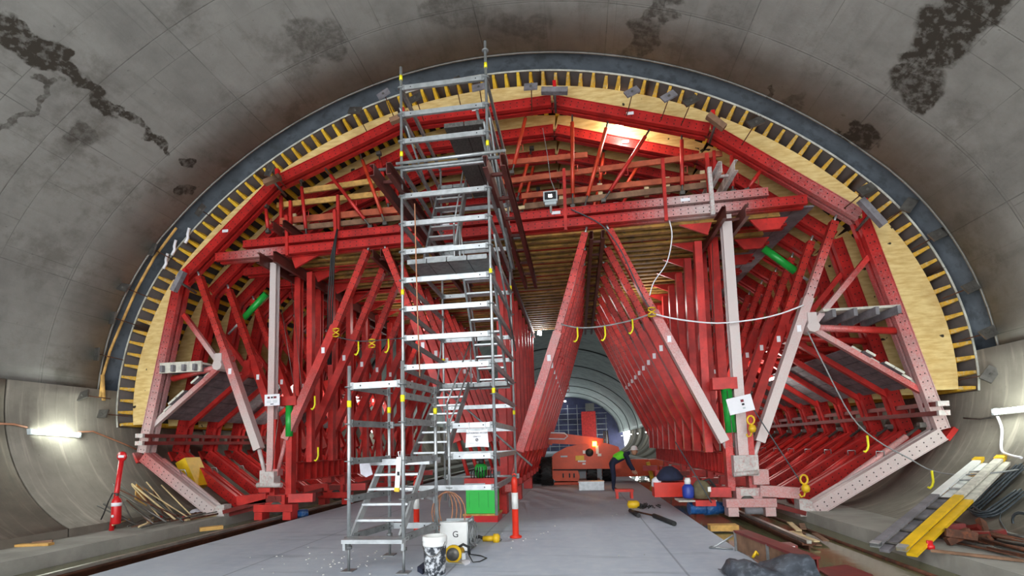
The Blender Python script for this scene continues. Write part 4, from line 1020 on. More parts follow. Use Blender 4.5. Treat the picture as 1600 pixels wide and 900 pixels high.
# bollards
def bollard(c, h, label, sc_=1.0):
    c = V(c); t = thing('bollard', c, label, 'bollard'); r = .055*sc_
    MB().lathe(c, [(.02, 0), (r*1.9, 0), (r*1.9, .025), (r, .05), (r, h*.5), (.01, h*.5)], 14).build('post', 'bollard', t)
    MB().rod(c+V((0, 0, h*.47)), c+V((0, 0, h*.74)), r*1.04, 14).build('reflective_band', 'white', t)
    MB().lathe(c, [(.01, h*.73), (r, h*.73), (r, h*.93), (r*.9, h*.96), (r*.5, h), (.005, h)], 14).build('post_top', 'bollard', t)
    o = MB().tube([c+V((r*.6*math.cos(a), -.0, h+.02+.03*math.sin(a))) for a in [math.pi*i/6 for i in range(7)]], .012, 5).build('loop_handle', 'bollard', t)
bollard((-1.121, 8.402, 0.000), (-1.102, 8.400, 1.033)[2], 'orange red bollard with white band standing right of the green cabinet'); bollard((-2.974, 8.662, 0.000), 1.0, 'orange red bollard standing behind the scaffold entry stair', .95)
# green cabinet with pump on red base
c = V((-2.070, 10.052, 0.000)); y0 = c.y
t = thing('hydraulic_power_pack', c+V((0, .25, 0)), 'bright green hydraulic cabinet on a red base with a green motor on top', 'machine')
sx_ = (-1.709, 10.000, 0.084)[0]-(-2.410, 10.000, 0.089)[0]; k = sx_
def bx(px0, px1, py0, py1, dy, d, nm, mt, par=t):
    Y = y0+dy; s_ = Y/10.0
    return None
def slabpx(x0, x1, z0_, z1_, ya, yb, nm, mt, par): return MB().box(((x0+x1)/2, (ya+yb)/2, (z0_+z1_)/2), (x1-x0, yb-ya, z1_-z0_)).build(nm, mt, par)
gx0, gx1 = c.x-.36, c.x+.36
slabpx(gx0, gx1, .0, .13, y0, y0+.6, 'base', 'extred', t); slabpx(gx0-.01, gx1+.01, .132, .17, y0-.02, y0+.6, 'base_board', 'wood', t)
o = slabpx(gx0+.05, gx1-.05, .172, .74, y0+.04, y0+.55, 'cabinet', 'greenlt', t)
for i in range(3): slabpx(gx0+.12+.2*i, gx0+.125+.2*i, .3, .62, y0+.035, y0+.041, 'panel_seam', 'green', o)
slabpx(gx0+.02, gx1-.03, .742, .90, y0+.02, y0+.55, 'lid', 'redplain', t); o2 = slabpx(gx0+.03, gx1-.25, .75, .8, y0+.012, y0+.02, 'lid_label', 'grey', t)
MB().lathe((c.x-.03, y0+.3, .9), [(.1, 0), (.13, .03), (.14, .12), (.14, .22), (.11, .28), (.03, .3)], 14).build('motor', 'green', t)
for i in range(3): MB().box((c.x-.08+.05*i, y0+.155, 1.08), (.018, .02, .1)).build('vent_slot', 'black', t)
MB().rod((c.x-.02, y0+.3, 1.19), (c.x-.02, y0+.3, 1.3), .06, 12).build('motor_cap', 'black', t)
for i in range(9): MB().tube([(c.x-.2+.06*i, y0+.1, .9), (c.x-.2+.06*i, y0+.09, 1.0+.03*(i % 3)), (c.x-.21+.06*i, y0+.25, 1.06)], .012, 5).build('hose', 'black', t)
# tan hose hanging in loops from the scaffold
p = V((-2.100, 7.660, 0.899)); t = thing('hose_coil', p+V((0, 0, -.5)), 'tan hose hanging in loops from the scaffold ledger', 'hose')
for k in range(4):
    w_ = .10+.05*k; MB().tube([p+V((w_*1.1*math.sin(a)-.04+.02*k, -.02*k, -.30-.02*k+(.27+.02*k)*math.cos(a))) for a in [2*math.pi*i/16 for i in range(16)]], .011, 5, True).build('hose_loop', 'cord', t)
# silver box, stool, jug, scraps on the deck
a, b = V((-0.024, 16.301, 0.000)), V((0.791, 16.391, 0.000)); c = (a+b)/2
t = thing('metal_tray', c+V((0, .25, 0)), 'silvery foil covered box on the deck in front of the boom lift', 'box'); k = (b-a).length
MB().box(c+V((0, .25, .14)), (k, .5, .27)).build('box_body', 'galv', t); MB().box(c+V((0, .25, .285)), (k+.04, .54, .02)).build('lid', 'alu', t)
a, b = V((1.039, 13.828, 0.000)), V((1.414, 14.096, 0.000)); c = (a+b)/2; k = (b-a).length
t = thing('stool', c, 'small red steel stand on the deck beyond the yellow drill', 'stand')
MB().box(c+V((0, .1, .22)), (k+.04, .3, .07)).build('stand_top', 'bollard', t)
for dx in (-1, 1): MB().box(c+V((dx*(k/2-.03), .1, .095)), (.07, .26, .19)).build('leg', 'bollard', t)
c = V((1.263, 11.972, 0.000)); t = thing('drill', c, 'yellow drill lying on the deck beside black tool bits', 'power tool')
MB().lathe(c+V((0, 0, .09)), [(.02, -.16), (.09, -.13), (.095, .06), (.06, .12), (.02, .13)], 14, 'x').build('drill_body', 'yellow', t); MB().rod(c+V((.12, 0, .08)), c+V((.3, .03, .05)), .03).build('chuck', 'black', t); MB().rod(c+V((-.02, .02, .13)), c+V((.14, .18, .03)), .035).build('handle', 'black', t)
rr = random.Random(11)
mb = MB()
for i in range(22):
    c = V((1.631, 12.057, 0.000))+V((rr.uniform(-.3, .3), rr.uniform(-.3, .3), .02)); mb.rod(c, c+V((rr.uniform(-.12, .12), rr.uniform(-.12, .12), rr.uniform(0, .05))), .015, 5)
o = at0(tagp(mb.build('tool_bits', 'black'), 'heap of small black tool bits on the deck beside the yellow drill', 'scrap')); o['kind'] = 'stuff'
def pipe(a, b, r, mat, label, cat='pipe', nm='pipe'): return one(MB().rod(V(a)+V((0, 0, r)), V(b)+V((0, 0, r)), r, 10), nm, mat, label, cat)
pipe((1.497, 10.480, 0.000), (1.714, 9.468, 0.000), .045, 'black', 'black pipe on the deck, nearest the timber blocks'); pipe((1.098, 11.241, 0.000), (1.189, 10.495, 0.000), .045, 'black', 'short black pipe stub on the deck below the yellow drill')
pipe((1.206, 11.334, 0.000), (1.648, 10.387, 0.000), .018, 'rust', 'thin rusty rod on the deck between two black pipes', 'rod', 'steel_rod')
mb = MB(); rr = random.Random(2)
for i in range(110):
    z_ = 0
    px = rr.choice(((-3.3, 6.3, .9, .6), (-3.6, 6.8, 1.2, .9), (-1.2, 8.3, .6, .5), (.2, 11, 2.2, 5), (-2.6, 9, 1, 1.5)))
    c = V((px[0]+rr.gauss(0, px[2]*.5), px[1]+rr.gauss(0, px[3]*.5), .008)); s_ = rr.uniform(.006, .018)
    if c.y < 4 or c.x > 2.1 or c.x < -6.4: continue
    mb.box(c, (s_*1.5, s_, .010), rr.uniform(0, 3))
o = tagp(mb.build('rubble', 'rubble'), 'scattered small pale chips of rubble on the grey deck', 'rubble'); o['kind'] = 'stuff'

# boom lift
c = V((-0.023, 16.964, 0.000)); Yb = c.y+.6
t = thing('boom_lift', (c.x-1.0, Yb+.9, 0), 'orange boom lift parked beyond the formwork with folded boom', 'boom lift')
def bp(px, py, dy=0.): return None
S_ = Yb/755.6
bx0, bx1 = (-1.249, 18.600, 1.413)[0], (1.534, 18.600, 1.340)[0]; Yb = 18.6
def prof_body(pts, y0_, y1_, nm, mt, par=t): return MB().slab([(x, y0_, z) for x, z in pts], (0, 1, 0), y1_-y0_).build(nm, mt, par)
PB = [(-1.130, 18.600, 0.609), (-1.145, 18.600, 0.876), (-0.915, 18.600, 1.186), (-0.469, 18.600, 1.417), (0.042, 18.600, 1.524), (1.023, 18.600, 1.545), (1.489, 18.600, 1.389), (1.611, 18.600, 0.980), (1.545, 18.600, 0.578)]
prof_body([(p[0], p[2]) for p in PB], 18.5, 20.3, 'turntable_hood', 'boom')
PC = [(-1.034, 18.600, 0.559), (-0.045, 18.600, 0.539), (0.017, 18.600, 0.298), (-0.036, 18.600, 0.156), (-0.903, 18.600, 0.171), (-1.066, 18.600, 0.342)]
prof_body([(p[0], p[2]) for p in PC], 18.4, 20.4, 'chassis', 'boom')
MB().box(((-0.475, 18.500, 0.553)[0], 19.4, (-0.474, 18.500, 0.577)[2]-.02), (1.5, 1.5, .12)).build('slew_ring', 'black', t)
for c_ in ((-0.598, 18.380, 0.373), (-0.360, 18.380, 0.368), (-0.194, 18.380, 0.365)): MB().box(c_, (.05, .03, .16)).build('chassis_slot', 'black', t); PD = [(-0.948, 18.500, 0.108), (0.814, 18.500, 0.125), (0.808, 18.500, 0.007), (-0.952, 18.500, 0.012)]
prof_body([(p[0], p[2]) for p in PD], 18.5, 20.2, 'axle_beam', 'boom')
def wheel(x, y, r, w_, nm='wheel'):
    o = MB().lathe((x, y, r), [(r*.5, -w_/2), (r*.93, -w_/2), (r, -w_*.3), (r, w_*.3), (r*.93, w_/2), (r*.5, w_/2)], 22, 'x').build(nm, 'black', t)
    MB().lathe((x, y, r), [(.05, -w_/2-.01), (r*.52, -w_/2-.01), (r*.52, w_/2+.01), (.05, w_/2+.01)], 14, 'x').build('hub', 'boom', o)
    for i in range(18):
        a = i*2*math.pi/18
        for sg in (-1, 1):
            d = V((0, math.cos(a+.08*sg), math.sin(a+.08*sg))); p = V((x, y, r))+d*r
            MB().bar(p+V((0, 0, 0)), p+V((sg*w_*.5, 0, 0))+V((0, -math.sin(a), math.cos(a)))*.1, .05, .06, d).build('tread_lug', 'black', o)
wheel((-1.687, 19.600, 0.336)[0], 19.6, .52, .38); wheel((-1.211, 18.600, 0.393)[0], 18.7, .52, .42); wheel((0.473, 18.600, 0.361)[0], 19.2, .45, .4); wheel((1.122, 19.600, 0.283)[0], 20.0, .45, .4)
BA, BBm = (-2.063, 19.000, 2.008), (0.949, 19.000, 1.571)
MB().bar((BA[0]-1.2, 19.0, BA[2]+.05), BBm, .62, .5, taper=.45).build('boom', 'boom', t)
mb = MB(); p0, p1 = V((-1.832, 18.720, 2.045)), V((-0.501, 18.720, 1.955)); p2, p3 = V((-1.839, 18.720, 1.798)), V((-0.509, 18.720, 1.735))
mb.tube([p0, p1, (p1+p3)/2+V((.12, 0, 0)), p3, p2], .035, 6).build('guard_rope', 'paper', t)
MB().rod((0.611, 18.500, 1.437), (0.618, 18.500, 1.605), .08, 10).build('beacon', 'beacon', t); point(V((0.609, 18.300, 1.557))+V((0, -.2, .05)), 2.5, (1, .6, .2), .05)
pc = V((0.410, 18.470, 1.204)); MB().lathe(pc, [(.02, -.03), (.15, -.03), (.15, .02), (.02, .02)], 16, 'y').build('fan_grille', 'black', t)
for px, py, w_, h_, mt in ((913,707,.1,.12,'white'), (933,704,.1,.3,'white'), (936,712,.14,.1,'white'), (906,716,.32,.18,'yellow'), (909,721,.3,.06,'white'), (882,713,.26,.06,'grey'), (912,725,.12,.06,'white')):
    MB().box(((0.410, 18.470, 1.204)[0]+(px-921)*18.47/755.6, 18.48, 1.6-(py-691.7)*18.47/755.6), (w_, .02, h_)).build('decal', mt, t)
for dx in (-.1, .0, .1): MB().rod(((1.055, 18.700, 1.592)[0]+dx, 18.7, 1.3), ((1.055, 18.700, 1.592)[0]+dx*.6, 18.75, 2.0), .03, 6).build('boom_hose', 'steel', t)
MB().box((-1.595, 19.300, 0.832), (.28, .2, .3)).build('control_box', 'yellow', t); MB().rod((-1.453, 19.300, 0.527), (-1.449, 19.300, 1.410), .03).build('control_post', 'olive', t)
prof_body([(p[0], p[2]) for p in ((-1.279, 18.800, 1.658), (-0.957, 18.800, 1.649), (-1.012, 18.800, 1.503))], 18.8, 18.9, 'flag', 'boom')

# second orange machine, low in the background on the right
c = V((1.873, 17.599, -0.000)); Yc = 23.0
t = thing('conveyor', (2.9, Yc, 0), 'low orange machine with long tray in the distance at the right rail', 'machine')
MB().bar((1.619, 23.000, 0.312), (3.976, 23.000, 0.409), .7, 1.0).build('tray', 'boom', t); MB().box(((2.325, 23.000, -0.052)[0], Yc, .5), (1.6, .8, .5)).build('machine_body', 'boom', t); MB().bar((2.860, 21.000, 0.689), (3.027, 21.000, -0.111), .14, .2).build('yellow_arm', 'yellow', t)
MB().box(((2.325, 23.000, -0.052)[0], Yc, .13), (1.4, .7, .24)).build('track', 'black', t)

# worker bending
def person(name, foot, face, label, joints, mats):
    t = thing(name, foot, label, 'person')
    def skinned(nm, pts, edges, rad, mat, sub=2):
        me = bpy.data.meshes.new(nm); me.from_pydata([tuple(V(foot)+V((p[0]*face, p[1], p[2]))) for p in pts], edges, []); o = link(nm, me, t)
        md = o.modifiers.new('s', 'SKIN'); 
        for i, r_ in enumerate(rad): me.skin_vertices[0].data[i].radius = (r_ if isinstance(r_, tuple) else (r_, r_))
        me.skin_vertices[0].data[0].use_root = True
        o.modifiers.new('u', 'SUBSURF').levels = sub; o.modifiers['u'].render_levels = sub
        bpy.context.view_layer.update()
        m2 = bpy.data.meshes.new_from_object(o.evaluated_get(bpy.context.evaluated_depsgraph_get())); o.modifiers.clear(); o.data = m2
        for p in m2.polygons: p.use_smooth = True
        m2.materials.clear(); m2.materials.append(M[mat]); return o
    return t, skinned
foot = (1.0, 17.4, 0)
foot = tuple((1.049, 15.935, 0.000))
t, sk = person('person', foot, 1, 'person in green hi-vis vest and dark trousers bending forward beside the boom lift', None, None)
# body (trousers and legs one surface), torso bent forward
sk('body', [(0, 0, .93), (0, -.11, .88), (.03, -.12, .48), (0, -.12, .08), (.16, -.13, .03), (0, .11, .88), (.06, .12, .48), (.02, .13, .08), (.18, .14, .03), (.16, 0, 1.05), (.38, 0, 1.16), (.5, 0, 1.2), (.6, 0, 1.24),
            (.46, -.2, 1.14), (.56, -.25, .86), (.68, -.2, .66), (.46, .2, 1.14), (.54, .26, .86), (.66, .22, .64)],
   [(0, 1), (1, 2), (2, 3), (3, 4), (0, 5), (5, 6), (6, 7), (7, 8), (0, 9), (9, 10), (10, 11), (11, 12), (10, 13), (13, 14), (14, 15), (10, 16), (16, 17), (17, 18)],
   [.15, .1, .075, .055, .045, .1, .075, .055, .045, .15, .15, .075, .07, .065, .05, .04, .065, .05, .04], 'navy')
sk('hi_vis_vest', [(.06, 0, 1.0), (.18, 0, 1.07), (.32, 0, 1.14), (.43, 0, 1.18)], [(0, 1), (1, 2), (2, 3)], [(.17, .15), (.19, .16), (.2, .17), (.17, .14)], 'hivis')
hc = V(foot)+V((.72, 0, 1.27))
MB().lathe(hc, [(.01, -.13), (.06, -.12), (.085, -.05), (.09, .02), (.08, .08), (.03, .11)], 14).build('head', 'skinp', t)
MB().lathe(hc+V((0, 0, .03)), [(.13, 0), (.13, .015), (.11, .02), (.10, .09), (.06, .13), (.01, .14)], 14).build('hard_hat', 'white', t)
for dy in (-.03, .03): MB().lathe(hc+V((.083, dy, -.02)), [(.002, -.012), (.012, 0), (.002, .012)], 6).build('eye', 'ink', t)
MB().prof(hc+V((.085, 0, 0)), hc+V((.105, 0, -.05)), [(-.012, -.012), (.012, -.012), (.012, .012), (-.012, .012)]).build('nose', 'skinp', t)
MB().box(hc+V((.078, 0, -.075)), (.012, .045, .01)).build('mouth', 'inkred', t)
for dy, nm in ((-.2, 'hand'), (.22, 'hand')):
    hb_ = V(foot)+V((.68 if dy < 0 else .66, dy, .66 if dy < 0 else .64)); o = MB().bar(hb_, hb_+V((.05, 0, -.09)), .075, .03).build(nm, 'skinp', t)
    for k in range(4): MB().rod(hb_+V((.05, -.028+.019*k, -.08)), hb_+V((.085+.006*(k % 2), -.028+.019*k, -.14-.01*(k in (1, 2)))), .009, 6).build('finger', 'skinp', o)
    MB().rod(hb_+V((.03, -.035, -.03)), hb_+V((.08, -.06, -.07)), .011, 6).build('thumb', 'skinp', o)

# fire extinguisher stand on the left ledge
b0 = V((-9.000, 8.400, 0.151)); b0 = V((-9.438, 8.808, 0.080)); Yx = b0.y; topz = (-9.140, 8.600, 1.715)[2]
t = thing('extinguisher_stand', b0, 'red post with round sign standing on the left ledge', 'stand')
pt = V((-9.085, 8.550, 1.676)); pt.y = b0.y; s_ = b0.y
pt = V((b0.x+.16, b0.y, 1.49))
MB().rod(b0, pt, .045, 10).build('post', 'extred', t); MB().lathe(pt+V((.01, 0, .08)), [(.01, -.02), (.1, -.02), (.1, .02), (.01, .02)], 18, 'y').build('round_sign', 'extred', t); MB().box(pt+V((.01, -.024, .08)), (.13, .006, .05)).build('sign_band', 'paper', t)
e = b0+V((.2, -.1, .14)); t2 = thing('fire_extinguisher', e, 'red fire extinguisher with white label hanging on the post', 'extinguisher')
MB().lathe(e, [(.02, 0), (.08, .01), (.085, .03), (.085, .44), (.07, .5), (.03, .54), (.02, .56)], 16).build('cylinder', 'extred', t2); MB().rod(e+V((0, 0, .36)), e+V((0, 0, .43)), .088, 16).build('label_band', 'paper', t2); MB().lathe(e+V((.01, -.087, .17)), [(.005, -.004), (.03, -.004), (.03, .003), (.005, .003)], 10, 'y').build('round_label', 'paper', t2)
MB().box(e+V((0, 0, .59)), (.05, .03, .05)).build('valve', 'steel', t2); MB().tube([e+V((0, 0, .6)), e+V((-.08, -.02, .62)), e+V((-.16, -.03, .45)), e+V((-.24, -.04, .22)), e+V((-.3, -.04, .1))], .012, 6).build('hose', 'black', t2)
# rods and timber heaped on the left ledge
rr = random.Random(21)
for i in range(34):
    a = V((-9.094, 9.209, 0.100))+V((rr.uniform(-.35, .55), rr.uniform(-.5, 1.1), .02+.015*(i % 6)))
    if i < 20: b = V((-10.0-.0, a.y+rr.uniform(-.3, .35), 1.0))+V((rr.uniform(-.1, .35), 0, 0)); b.z = .56+max(0, (-9.7-b.x))*1.0+rr.uniform(0, .08)
    else: b = a+V((rr.uniform(-.4, .2), rr.uniform(.4, 1.1), rr.uniform(0, .05)))
    x_, z_ = b.x, b.z
    one(MB().rod(a, b, .014 if i % 3 else .02, 6), 'steel_rod', 'rust' if i % 4 == 0 else ('woodpale' if i % 4 == 1 else 'steel'), ('rusty thin rod' if i % 4 == 0 else ('pale timber lath' if i % 4 == 1 else 'dull grey rod'))+(' leaning on the left kicker wall in the heap' if i < 20 else ' lying flat in the heap on the left ledge'), 'rod', 'rods heaped on the left ledge')
for i in range(9):
    c = V((-9.806, 10.090, 0.100))+V((rr.uniform(-.3, 1.0), rr.uniform(-.2, .6), .04)); one(MB().lathe(c, [(.01, -.03), (.04, -.03), (.05, 0), (.04, .03), (.01, .03)], 8, 'x'), 'coupling', 'rust' if i % 3 else 'extred', ('rusty' if i % 3 else 'red')+' coupling in the rod heap on the left ledge', 'coupling', 'couplings in the left heap')
c = V((-13.142, 12.871, 0.100)); one(MB().bar(V((-10.084, 9.856, 0.525))+V((.25, 0, .0)), V((-10.433, 10.164, 0.830))+V((.2, .1, 0)), .3, .03, (1, 0, .5)), 'board_offcut', 'wood', 'square plywood offcut leaning on the left wall behind the rods', 'board')
def planklet(a, b, w_, h_, mat, label, nm='timber_plank', z=.0, g=None):
    return one(MB().bar(V(a)+V((0, 0, h_/2)), V(b)+V((0, 0, h_/2)), w_, h_, (0, 0, 1)), nm, mat, label, 'plank', g)
planklet((-9.662, 7.262, 0.085), (-9.055, 7.366, 0.085), .12, .04, 'wood', 'pale plank lying on the left ledge near the frame edge'); planklet((-9.509, 7.420, 0.085), (-9.297, 7.582, 0.085), .06, .05, 'woodbrown', 'dark short plank behind the pale plank on the left ledge')
planklet((-7.749, 9.149, 0.000), (-7.462, 9.439, 0.000), .16, .07, 'wood', 'short timber block lying beside the left rail')
planklet((-8.792, 9.959, 0.085), (-8.648, 10.716, 0.085), .08, .04, 'woodpale', 'pale batten on the left ledge near the white toe plate'); planklet((-9.142, 9.854, 0.090), (-9.307, 11.034, 0.090), .05, .04, 'woodbrown', 'brown batten on the left ledge behind the pale batten')
c = V((-9.455, 11.043, 0.090)); one(MB().lathe(c+V((0, 0, .06)), [(.02, -.06), (.12, -.05), (.16, 0), (.1, .05), (.03, .07)], 9), 'plastic_sheet', 'rag', 'crumpled clear plastic on the left ledge', 'plastic')
t = one(MB().bar(V((-10.485, 11.600, 1.369))+V((.25, 0, .05)), V((-10.121, 11.600, 0.643))+V((.25, 0, .05)), .3, .5), 'yellow_crate', 'yellow', 'yellow plastic crate behind the first raking beam on the left', 'crate')
# red cable of the left lamp, cable of the right lamp
one(MB().tube([(-11.140, 7.997, 2.272), (-11.140, 8.235, 2.268), (-11.120, 8.450, 2.210)], .022, 6), 'lamp_cable', 'cord', 'reddish cable running to the left end of the left wall lamp', 'cable')
one(MB().tube([(-11.090, 9.452, 2.139), (-11.070, 9.766, 2.159), (-11.040, 10.131, 2.015), (-10.990, 10.501, 1.860), (-10.940, 10.771, 1.730)], .018, 6), 'lamp_cable', 'cord', 'reddish cable running from the left wall lamp to the formwork', 'cable')
one(MB().tube(soft([(7.5, 9.8, 1.85), (7.47, 9.7, 1.62), V((7.314, 9.492, 1.238))+V((-.05, 0, .03)), V((7.254, 9.266, 1.151))+V((-.05, 0, .03)), V((7.228, 9.014, 1.116))+V((-.05, 0, .03))]), .022, 6), 'lamp_cable', 'paper', 'white cable looping down below the right wall lamp', 'cable')
one(MB().tube([(7.5, 9.82, 1.85), (7.52, 10.2, 1.82), (7.45, 10.5, 1.86)], .018, 6), 'lamp_cable', 'steel', 'dark cable running from the right wall lamp to the formwork', 'cable')

# ladder leaning on the right wall, two sections
def ladder(fa, ta, mats, label, nr, ww):
    fa, ta = V(fa), V(ta); d = (ta-fa).normalized(); t = thing('ladder', fa, label, 'ladder'); return t, d
fA, tA = (3.836, 7.142, 0.130), (7.153, 9.746, 1.019); fB, tB = (4.022, 6.910, 0.130), (7.186, 9.326, 1.060)
fA, tA, fB, tB = V(fA), V(tA), V(fB), V(tB); tA += V((-.1, 0, .05)); tB += V((-.1, 0, .05))
t = thing('ladder', (fA+fB)/2, 'yellow and white extension ladder lying against the right kicker wall', 'ladder')
nrm = (tA-fA).cross(fB-fA).normalized(); nrm = nrm if nrm.z > 0 else -nrm
for nm, f_, t_, m1, m2 in (('far', fA, tA, 'plank', 'white'), ('near', fB, tB, 'yellow', 'plankw')):
    for k, off in ((0, 0.), (1, .11)):
        o_ = nrm*(-off*.6)+V((.08*k, -.05*k, 0))
        md = lerp(f_, t_, .52)
        o = MB().bar(V(f_)+o_, V(md)+o_, .11, .04, nrm).build('rail', m1 if nm == 'near' else 'plank', t)
        MB().bar(V(md)+o_, V(t_)+o_*.9, .11, .04, nrm).build('rail_upper', m2, o)
    MB().bar(V(t_)-(V(t_)-V(f_)).normalized()*.02, V(t_)+(V(t_)-V(f_)).normalized()*.16, .13, .07, nrm).build('rail_cap', 'yellow', t)
    MB().bar(V(f_), V(f_)+(V(t_)-V(f_)).normalized()*.1, .11, .06, nrm).build('foot', 'alu', t)
for i in range(8):
    u = .05+i*.115; MB().rod(fA.lerp(tA, u)+nrm*-.03, fB.lerp(tB, u)+nrm*-.03, .017, 8).build('rung', 'alu' if i > 4 else 'steel', t)
one(MB().bar((6.558, 9.844, 0.478), V((6.816, 9.147, 0.675))+V((-.25, 0, .2)), .1, .05), 'timber_batten', 'wood', 'raw timber batten lying under the ladder on the right wall', 'batten')
# pile of rods and fittings on the right ledge
rr = random.Random(33)
for i in range(34):
    a = V((5.228, 6.910, 0.100))+V((rr.uniform(-.2, .6), rr.uniform(-.9, .7), .02+.02*(i % 5))); b = a+V((rr.uniform(-.25, .15), rr.uniform(.7, 1.4), rr.uniform(0, .04)))
    mbx = MB().rod(a, b, .016 if i % 3 else .024, 7); one(mbx, 'steel_rod', 'rust' if i % 3 else 'steel', ('brown rusty' if i % 3 else 'grey thicker')+' rod in the heap on the right ledge behind the ladder', 'rod', 'rods heaped on the right ledge')
for i in range(9):
    a = V((5.180, 7.436, 0.120))+V((rr.uniform(-.25, .4), rr.uniform(-.3, .4), .05+.04*(i % 3))); d = V((rr.uniform(-1, 1), rr.uniform(-1, 1), rr.uniform(-.2, .4))).normalized()*.16
    one(MB().bar(a-d, a+d, .1, .07), 'steel_bracket', 'reddark' if i % 2 else 'rust', ('dark red' if i % 2 else 'rusty brown')+' steel bracket in the heap on the right ledge', 'bracket', 'brackets in the right heap')
one(MB().lathe(V((4.443, 7.045, 0.150)), [(.02, -.05), (.05, -.05), (.05, 0), (.035, .01), (.035, .06), (.01, .06)], 8), 'red_fitting', 'extred', 'bright red fitting at the left end of the right heap', 'fitting')
planklet((4.391, 6.950, 0.090), (5.014, 6.429, 0.090), .06, .03, 'woodbrown', 'long thin batten along the front of the right heap')
# coiled dark hoses on the right wall
t = thing('hose_bundle', (6.507, 8.503, 0.445), 'dark cables hanging in loops on the right wall beside the ladder', 'cable')
for k in range(6):
    o_ = V((-.05-.008*k, .02*k-.04, .03*(k % 3)-.02*(k//3)))
    MB().tube(soft([V((7.136, 8.893, 0.999))+o_, V((6.971, 8.940, 0.818))+o_, V((6.721, 8.910, 0.597))+o_*1.2, V((6.470, 8.858, 0.422))+o_, V((6.302, 8.743, 0.326))+o_*1.5, V((6.240, 8.484, 0.295))+o_, V((6.417, 8.429, 0.390))+o_*1.3, V((6.769, 8.490, 0.635))+o_]), .015, 6).build('cable_loop', 'hose', t)
t = thing('hose_coil', (6.240, 7.961, 0.295), 'dark cable coil hanging low at the right frame edge', 'cable')
for k in range(2): MB().tube([V((6.216, 7.854, 0.283))+V((-.05, .16*math.cos(a), .14*math.sin(a)+.02*k)) for a in [2*math.pi*i/14 for i in range(14)]], .014, 6, True).build('coil_turn', 'hose', t)
one(MB().tube([V((6.529, 8.563, 0.459))+V((-.05, 0, 0)), V((6.208, 8.218, 0.279))+V((-.05, 0, 0)), V((5.957, 7.784, 0.175))+V((-.05, 0, 0)), V((5.924, 7.548, 0.164))+V((-.05, 0, 0))], .007, 5), 'thin_cable', 'hose', 'thin dark cable drooping below the hose loops at right', 'cable')

# slack cables with yellow hooks along the struts
def cable(pts, r, mat, label, nm='slack_cable'):
    P = [V(p) for p in pts]; Q = []
    for i in range(len(P)-1):      # Catmull-Rom for a soft line
        a, b, c_, d = P[max(0, i-1)], P[i], P[i+1], P[min(len(P)-1, i+2)]
        for k in range(4):
            u = k/4; Q.append(.5*((2*b)+(c_-a)*u+(2*a-5*b+4*c_-d)*u*u+(3*b-a-3*c_+d)*u**3))
    Q.append(P[-1]); return one(MB().tube(Q, r, 6), nm, mat, label, 'cable')
cable([(4.773, 10.620, 4.316), (4.314, 10.600, 4.163), (3.793, 10.580, 4.067), (3.019, 10.580, 4.033), (2.240, 10.580, 4.165), (1.720, 10.620, 4.335)], .017, 'paper', 'white slack cable between the two right front struts')
cable([(1.690, 10.600, 4.332), (1.234, 10.580, 4.200), (0.613, 10.580, 4.110), (0.127, 10.600, 4.115), (-0.264, 10.620, 4.216)], .017, 'cable', 'grey slack cable across the portal opening')
cable([(0.050, 10.600, 6.846), (0.579, 10.600, 6.527), (0.848, 10.600, 6.250), (1.131, 10.600, 5.740), (1.472, 10.600, 4.846), (1.692, 10.600, 4.374)], .014, 'hose', 'dark cable running down along the right portal strut')
cable([(2.180, 10.600, 6.379), (2.203, 10.550, 5.992), (2.064, 10.550, 5.428), (1.781, 10.600, 5.038), (1.670, 10.600, 4.732)], .013, 'paper', 'thin white cable hanging in a curve below the front beam')
cable([(4.798, 10.580, 3.747), (5.042, 10.500, 2.960), (5.361, 10.350, 1.964), (5.753, 10.300, 1.475), (6.225, 10.200, 1.121), (6.395, 9.900, 0.905), (6.444, 9.300, 0.862), (6.654, 8.800, 0.932), V((7.108, 8.908, 0.965))+V((-.06, 0, 0))], .013, 'cable', 'long grey cable sagging from the right knuckle to the right wall')
cable([(-5.522, 10.600, 4.226), (-5.011, 10.600, 4.105), (-4.424, 10.700, 4.123), (-3.834, 10.800, 4.172)], .012, 'hose', 'dark slack cable across the left portal struts')
cable([(3.531, 10.600, 2.376), (3.957, 10.500, 1.501), (4.382, 10.400, 0.627)], .013, 'hose', 'dark cable hanging from the right column to a yellow chain hook')
cable([(2.106, 11.000, 1.554), (2.379, 10.600, 0.880), (2.635, 10.400, 0.297)], .012, 'hose', 'dark cable drooping in front of the right inner struts')
def hook(p, label, h=.3, g='yellow hooks on slack cables'):
    p = V(p); return one(MB().tube([p+V((0, 0, .02)), p+V((.005, 0, -h*.6)), p+V((-.02, 0, -h*.85)), p+V((-.06, 0, -h)), p+V((-.09, 0, -h*.92))], .02, 6), 'cable_hook', 'tagyellow', label, 'hook', g)
for p, l in (((0.084, 10.550, 4.092), 'yellow hook on the portal cable, leftmost of three'), ((0.679, 10.550, 4.084), 'yellow hook on the portal cable, middle of three'), ((1.271, 10.550, 4.204), 'yellow hook on the portal cable, rightmost of three'),
             ((-5.011, 10.600, 4.074), 'yellow hook on the left cable, leftmost'), ((-4.273, 10.600, 4.093), 'yellow hook on the left cable, nearest the scaffold'), ((-6.147, 10.700, 2.847), 'yellow hook hanging between the left struts, upper'), ((-6.055, 10.700, 1.634), 'yellow hook hanging between the left struts, lower'),
             ((6.371, 9.850, 0.885), 'yellow hook at the low end of the long right cable'), ((5.562, 10.250, 1.554), 'yellow hook on the long right cable above the raking beams')): hook(p, l, .3, None)
